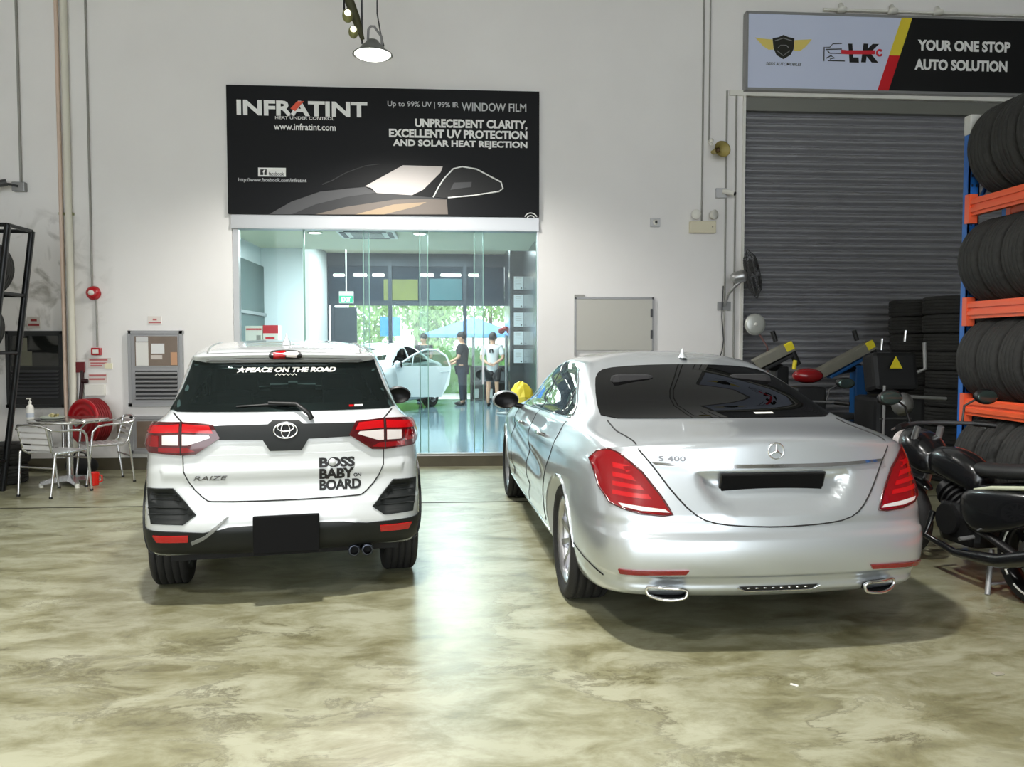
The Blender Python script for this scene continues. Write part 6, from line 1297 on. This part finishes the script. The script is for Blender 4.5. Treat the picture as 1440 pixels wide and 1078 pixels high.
# ---- white car with an open door inside the shop
def build_shop_car():
    t = thing('hatchback_car', 'white car with its door open inside the shop', 'car', (-1.31, 18.9, IZ), R(157))
    k = .86; rings = [[(p[0]*.93, (p[1]*.80+.05), p[2]*.985) for p in r] for r in SED]
    me = arches(cage(rings, levels=2), [(-.72, 0, .31), (.72, 0, .31), (-.72, 2.58, .31), (.72, 2.58, .31)], .36, .5); sh = Shell(me)
    sw = [(p[0]*.80+.05, p[1]*.985) for p in SWIN]; A = clipy(sw, 1.09, 2.5); B = clipy(sw, .2, 1.04)
    WS = [(-.62, 1.07), (-.5, 1.33), (0, 1.36), (.5, 1.33), (.62, 1.07), (0, 1.09)]; RW = [(-.6, 1.11), (-.5, 1.36), (.5, 1.36), (.6, 1.11)]
    DOOR = [(1.05, .34), (1.95, .34), (1.98, .75), (1.93, 1.0), (1.05, 1.03)]
    sh.body('body', M_WHT, t, [(grow(WS, .06), 'front'), (grow(RW, .06), 'rear'), (grow(DOOR, .04), 'left')]+[(grow(p, .03), v) for p in (A, B) for v in ('left', 'right')], lining=M_LIN)
    pane(sh, WS, 'front', 'windscreen', t, M_GLS2); pane(sh, RW, 'rear', 'rear_window', t, M_GLS)
    for v in ('left', 'right'): pane(sh, B, v, 'rear_door_window', t, M_GLS, .03)
    pane(sh, A, 'right', 'front_door_window', t, M_GLS, .03)
    for x in (-.74, .74):
        for y in (0, 2.58): wheel(t, x, y, .312, .2, .205, 5)
    for s in (-1, 1):
        sh.patch([(s*.50, .66), (s*.80, .70), (s*.82, .76), (s*.60, .75)], 'front', 'headlamp', M_CLEARL, t, .01, .015); mm = None
    sh.patch([(-.42, .50), (.42, .50), (.36, .62), (-.36, .62)], 'front', 'grille', M_BLACK, t, .008, .01)
    mirror_unit(t, .96, 1.86, 1.02, M_WHT, .95)
    for x in (-.35, .35): seat(t, x, 1.2, .42, .48, M_SEAT); seat(t, x, .3, .44, .5, M_SEAT, .5)
    MB().cbox((0, 1.95, .88), (1.3, .4, .2), bev=.07).build('dashboard', M_LIN, t); MB().tube([Vector((-.36+.17*cos(a), 1.68+.05*sin(a), .93+.16*sin(a))) for a in [2*pi*i/24 for i in range(24)]], .014, 6, True).build('steering_wheel', M_BLACK, t)
    MB().box((-.66, -.6, .2), (.66, 2.9, .3)).build('underbody', M_LIN, t)
    # the open front door, hinged at its front edge
    d = bpy.data.objects.new('front_door', None); COL.objects.link(d); d.parent = t; d.location = (-.86, 1.95, 0); d.rotation_euler = (0, 0, R(-68))
    m = MB(); prof = [(0, .34), (-.95, .34), (-1.12, .62), (-1.16, .98), (0, 1.0)]
    m.add([(-.05 if .5 < z < .8 else 0, y, z) for y, z in prof]+[(.09, y, z) for y, z in prof], [(0, 1, 2, 3, 4), (9, 8, 7, 6, 5)]+[(i, i+5, (i+1) % 5+5, (i+1) % 5) for i in range(5)]); m.build('door_skin', M_WHT, d)
    MB().tube([(.03, -.03, .99), (.10, -.36, 1.22), (.14, -.62, 1.335), (.15, -.85, 1.33), (.11, -1.05, 1.2), (.04, -1.14, .98)], .022).tube([(.03, -.34, 1.0), (.10, -.37, 1.22)], .012).build('door_window_frame', M_WHT, d)
    g = MB(); g.add([(.03, -.05, .99), (.10, -.36, 1.21), (.14, -.62, 1.32), (.15, -.85, 1.315), (.11, -1.05, 1.19), (.04, -1.12, .99)], [(0, 1, 2, 3, 4, 5)]); g.build('door_glass', M_GLS2, d)
    MB().tube([(-.03, -.95, .87), (-.06, -.98, .875), (-.06, -1.1, .88), (-.03, -1.13, .88)], .013).build('door_handle', M_WHT, d)
    e = mirror_unit(d, -.12, -.05, 1.03, M_WHT, .95)
    MB().cbox((.10, -.5, .66), (.03, .9, .5), bev=.02).build('door_card', M_SEAT, d)
build_shop_car()

# ---- people in the shop
def skin_mesh(chains, name, m, parent, lev=2, root=0):
    """chains: lists of (point, radius x, radius y); points shared by value are joined"""
    bm = bmesh.new(); lay = bm.verts.layers.skin.verify(); idx = {}
    def V(p, r):
        key = tuple(round(c, 4) for c in p)
        if key not in idx: v = bm.verts.new(p); v[lay].radius = (r, r) if not isinstance(r, tuple) else r; v[lay].use_root = len(idx) == 0; idx[key] = v
        return idx[key]
    for ch in chains:
        for (p, r), (q, s) in zip(ch[:-1], ch[1:]):
            a, b = V(p, r), V(q, s)
            if a != b and bm.edges.get((a, b)) is None: bm.edges.new((a, b))
    me = bpy.data.meshes.new(name); bm.to_mesh(me); bm.free(); o = bpy.data.objects.new('tmp_skin', me); COL.objects.link(o)
    sk = o.modifiers.new('skin', 'SKIN'); sk.use_smooth_shade = True; s = o.modifiers.new('s', 'SUBSURF'); s.levels = lev; s.render_levels = lev
    out = bpy.data.meshes.new_from_object(o.evaluated_get(bpy.context.evaluated_depsgraph_get())); bpy.data.objects.remove(o)
    out.name = name; out.materials.clear(); out.materials.append(m); out.polygons.foreach_set('use_smooth', [True]*len(out.polygons)); r = bpy.data.objects.new(name, out); COL.objects.link(r); r.parent = parent; return r
M_SKIN = mat('skin_tone', (206, 160, 132), .55); M_HAIR = mat('black_hair', (24, 22, 22), .6, bump=.4, bscale=60)
def hand_chains(w, d, up, s):
    """w wrist point, d direction of the hand, up = thumb side"""
    w, d, up = Vector(w), Vector(d).normalized(), Vector(up).normalized(); n = d.cross(up); palm = w+d*.05*s; ch = [[(tuple(w), .026*s), (tuple(palm), (.024*s))]]
    for k, L in enumerate((.075, .085, .08, .06)):
        b = palm+up*(.03-.02*k)*s+d*.035*s; ch.append([(tuple(palm), .024*s), (tuple(b), .0105*s), (tuple(b+d*L*.5*s+n*.006), .0095*s), (tuple(b+d*L*.9*s+n*.022), .008*s)])
    ch.append([(tuple(w), .026*s), (tuple(w+d*.03*s+up*.035*s), .012*s), (tuple(w+d*.065*s+up*.05*s), .009*s)]); return ch
def person(name, label, loc, rz, top, bottom, arms, legs=None, shorts=False, head_turn=0.0, lean=0.0, stature=1.0, sleeves=.5):
    """faces local +y; arms: ((elbow, wrist, hand dir) left, right) relative to the shoulders' frame"""
    t = thing(name, label, 'person', loc, rz); S = stature; P = lambda x, y, z: (x*S, y*S+lean*(z-.9)*S*(z > .9), z*S)
    hip, chest, neck, head = P(0, 0, .93), P(0, -.01, 1.30), P(0, 0, 1.47), P(0, .02, 1.60)
    ch = [[(hip, .135*S), (P(0, .0, 1.08), .125*S), (chest, .145*S), (P(0, -.005, 1.42), .085*S), (neck, .055*S), (P(0, .01, 1.53), .06*S), (P(0, .025, 1.60), .085*S), (P(0, .02, 1.67), .088*S), (P(0, .005, 1.715), .055*S)],
          [(P(0, .025, 1.60), .085*S), (P(0, .10, 1.585), .03*S), (P(0, .118, 1.578), .014*S)]]
    sl = []
    for s, (el, wr, hd) in zip((-1, 1), arms):
        sh = P(s*.185, -.01, 1.40); e = P(*el); w = P(*wr)
        ch.append([(P(0, -.005, 1.42), .085*S), (sh, .062*S), (e, .043*S), (w, .028*S)]); ch += hand_chains(w, hd, (0, 0, 1) if abs(hd[2]) < .7 else (0, 1, 0), S)
        k = Vector(sh).lerp(Vector(e), sleeves+.3); sl.append([(P(0, -.005, 1.41), .11*S), (sh, .085*S), (tuple(k), .07*S)])
    lg = legs or (((-.10, 0, .5), (-.11, -.02, .08)), ((.10, .0, .5), (.11, -.02, .08))); pl = []
    for s, (kn, an) in zip((-1, 1), lg):
        h = P(s*.09, 0, .86); ch.append([(hip, .135*S), (h, .088*S), (P(*kn), .056*S), (P(an[0], an[1], .30), .052*S), (P(*an), .036*S), (P(an[0], an[1]+.05, .045), .035*S), (P(an[0], an[1]+.14, .03), .03*S)])
        pl.append([(P(0, 0, .95), .155*S), (h, .115*S), (P(kn[0], kn[1], .56 if shorts else .5), .088*S if shorts else .078*S)]+([] if shorts else [(P(an[0], an[1], .10), .062*S)]))
        sho = MB().sph(P(an[0], an[1]+.07, .045), .05*S, (.95, 2.5, .95), 16).build('shoe', M_BLACK, t)
    skin_mesh(ch, 'body', M_SKIN, t)
    skin_mesh([[(P(0, 0, .78), .15*S), (P(0, 0, .87), .165*S), (P(0, .0, 1.08), .15*S), (P(0, -.01, 1.30), .168*S), (P(0, -.005, 1.41), .11*S), (P(0, 0, 1.455), .062*S)]]+sl, 'shirt', top, t); skin_mesh(pl, 'shorts' if shorts else 'trousers', bottom, t)
    hc = Vector(P(0, .02, 1.655)); M = Matrix.Translation(hc) @ Matrix.Rotation(R(18), 4, 'X')
    MB().lathe([(0, .112*S), (.05*S, .105*S), (.085*S, .075*S), (.102*S, .03*S), (.102*S, -.02*S), (.094*S, -.05*S)], 24, M @ Matrix.Translation((0, -.012, 0)) @ Matrix.Diagonal((.92, 1.12, 1, 1)), a0=0, a1=2*pi).build('hair', M_HAIR, t)
    for s in (-1, 1): MB().sph(P(s*.038, .103, 1.625), .012*S, (1.3, .6, .7), 10).build('eye', M_BLACK, t); MB().sph(P(s*.098, .01, 1.60), .022*S, (.45, .9, 1.4), 10).build('ear', M_SKIN, t)
    MB().sph(P(0, .105, 1.545), .014*S, (1.8, .5, .5), 10).build('mouth', mat('lip_tone', (168, 104, 92), .6), t)
    return t
M_SHB = mat('black_shirt', (30, 31, 36), .8); M_JEAN = mat('dark_jeans', (30, 44, 62), .85); M_SHW = mat('white_shirt', (226, 228, 230), .8); M_SHO = mat('black_shorts', (34, 34, 36), .85)
q = at(650, 568, 19.0); person('person', 'person in a black shirt and dark jeans standing beside the open car door', (q.x, 19.0, IZ), R(80), M_SHB, M_JEAN, (((-.22, .05, 1.13), (-.16, .28, 1.02), (.2, 1, 0)), ((.23, .02, 1.13), (.19, .25, .98), (0, 1, -.1))), stature=1.0)
q = at(693, 568, 18.6); wp = person('person', 'person in a white shirt and black shorts with hands joined behind', (q.x, 18.6, IZ), R(-12), M_SHW, M_SHO, (((-.27, -.10, 1.14), (-.06, -.22, 1.0), (1, -.1, -.1)), ((.27, -.10, 1.14), (.06, -.23, 1.0), (-1, -.1, -.1))), shorts=True, stature=.985)
m = MB().box((-.055, -.186, 1.25), (-.015, -.176, 1.33)).box((.012, -.186, 1.25), (.045, -.176, 1.33)).box((-.03, -.186, 1.31), (.03, -.176, 1.345)); m.build('back_print', M_BLACK, wp)
q = at(596, 500, 20.35); person('person', 'person in a dark shirt behind the white shop car, only his upper body showing', (q.x, 20.35, IZ), R(150), mat('charcoal_shirt', (62, 64, 66), .8), M_JEAN, (((-.28, .1, 1.12), (-.22, .32, 1.1), (0, 1, 0)), ((.28, .1, 1.12), (.22, .32, 1.1), (0, 1, 0))), stature=.985)

# ================================================================== lamps
M_GLOW = emis('lamp_glow', (255, 252, 240), 8)
def bay_lamp(x, y, z, energy, label, size=.2, s=1.0, spot=150, blend=.5):
    t = thing('bay_lamp', label, 'lamp', (x, y, z), 0, 'hanging bay lamps'); Z = Matrix.Diagonal((s, s, s, 1))
    MB().lathe([(.0, .17), (.07, .165), (.10, .12), (.13, .10), (.17, .05), (.245, .0), (.25, -.012), (.235, -.012), (.16, .035), (0, .04)], 32, Z).build('lamp_shade', mat('lamp_shade_grey', (150, 152, 148), .4, .5), t)
    MB().lathe([(0, -.06), (.12, -.052), (.2, -.025), (.228, .0), (0, .02)], 28, Z).build('lamp_lens', M_GLOW, t)
    MB().tube([Z @ Vector(p) for p in ((-.06, 0, .12), (-.05, 0, .30), (-.02, 0, .34), (.02, 0, .34), (.11, 0, .22), (.12, 0, .1))], .013).build('bracket', M_GREYFRAME, t)
    MB().tube([Z @ Vector((.14, 0, .1)), Z @ Vector((.10, 0, .26)), Z @ Vector((.06, 0, .5)), (.05, 0, ZC-z)], .007).build('power_cable', M_DGREY, t)
    MB().tube([(-.13*s, 0, .1), (-.12*s, 0, ZC-z)], .009).build('hanger', M_DGREY, t)
    l = lamp('SPOT', 'bay_lamp_light', (0, 0, -.1), energy, (1, .98, .93), shadow_soft_size=size, spot_size=R(spot), spot_blend=blend); l.parent = t
    return t
bay_lamp(-.7, 2.7, 6.8, 1450, 'hanging bay lamp overhead behind the two cars, out of the picture', spot=112, blend=.8)
bay_lamp(-3.4, -1.5, 7.4, 850, 'hanging bay lamp overhead behind the viewer to the left, out of the picture')
bay_lamp(-1.0, -4.0, 7.4, 600, 'hanging bay lamp overhead far behind the viewer, out of the picture')
c = at(524, 76, 8.4); bay_lamp(c.x, 8.4, c.z, 380, 'lit hanging bay lamp in front of the white wall above the shop sign', s=.82)
# dark strap with two bulbs hanging beside the lamp
p = at(487, -10, 8.2); q = at(510, 56, 8.35); ls = thing('bulb_string', 'dark hanging strap with two round bulbs left of the lit bay lamp', 'lamp', (p.x, 8.2, p.z)); L = lambda v: Vector(v)-Vector((p.x, 8.2, p.z))
MB().tube([(0, 0, ZC-p.z), L(p), L(at(500, 25, 8.28)), L(q)], [.05, .05, .045, .02], 8).build('strap', mat('olive_strap', (70, 70, 44), .7), ls)
MB().tube([(-.06, 0, ZC-p.z), L(at(484, 20, 8.2))], .01).build('wire', M_BLACK, ls)
for a, b, r in ((489, 22, .055), (497, 45, .05)): MB().sph(L(at(a, b, 8.15)), r, (1, 1, 1.25), 16).build('bulb_holder', mat('olive_bulb', (120, 120, 72), .3), ls); MB().sph(L(at(a, b-4, 8.10)), r*.6, (1, 1, .9), 14).build('bulb', emis('bulb_glow', (255, 252, 226), 1.6), ls)
def shop_lamp(x, y, z, e): return lamp('AREA', 'shop_lamp_light', (x, y, z), e, (.84, .96, 1.0), size=1.2)
for x, y, z in ((-1.8, 12.2, 3.15), (.0, 12.2, 3.15), (-2.0, 16.2, 3.88), (-.2, 16.2, 3.88), (-2.0, 19.2, 3.88), (-.2, 19.2, 3.88)): shop_lamp(x, y, z, 72)
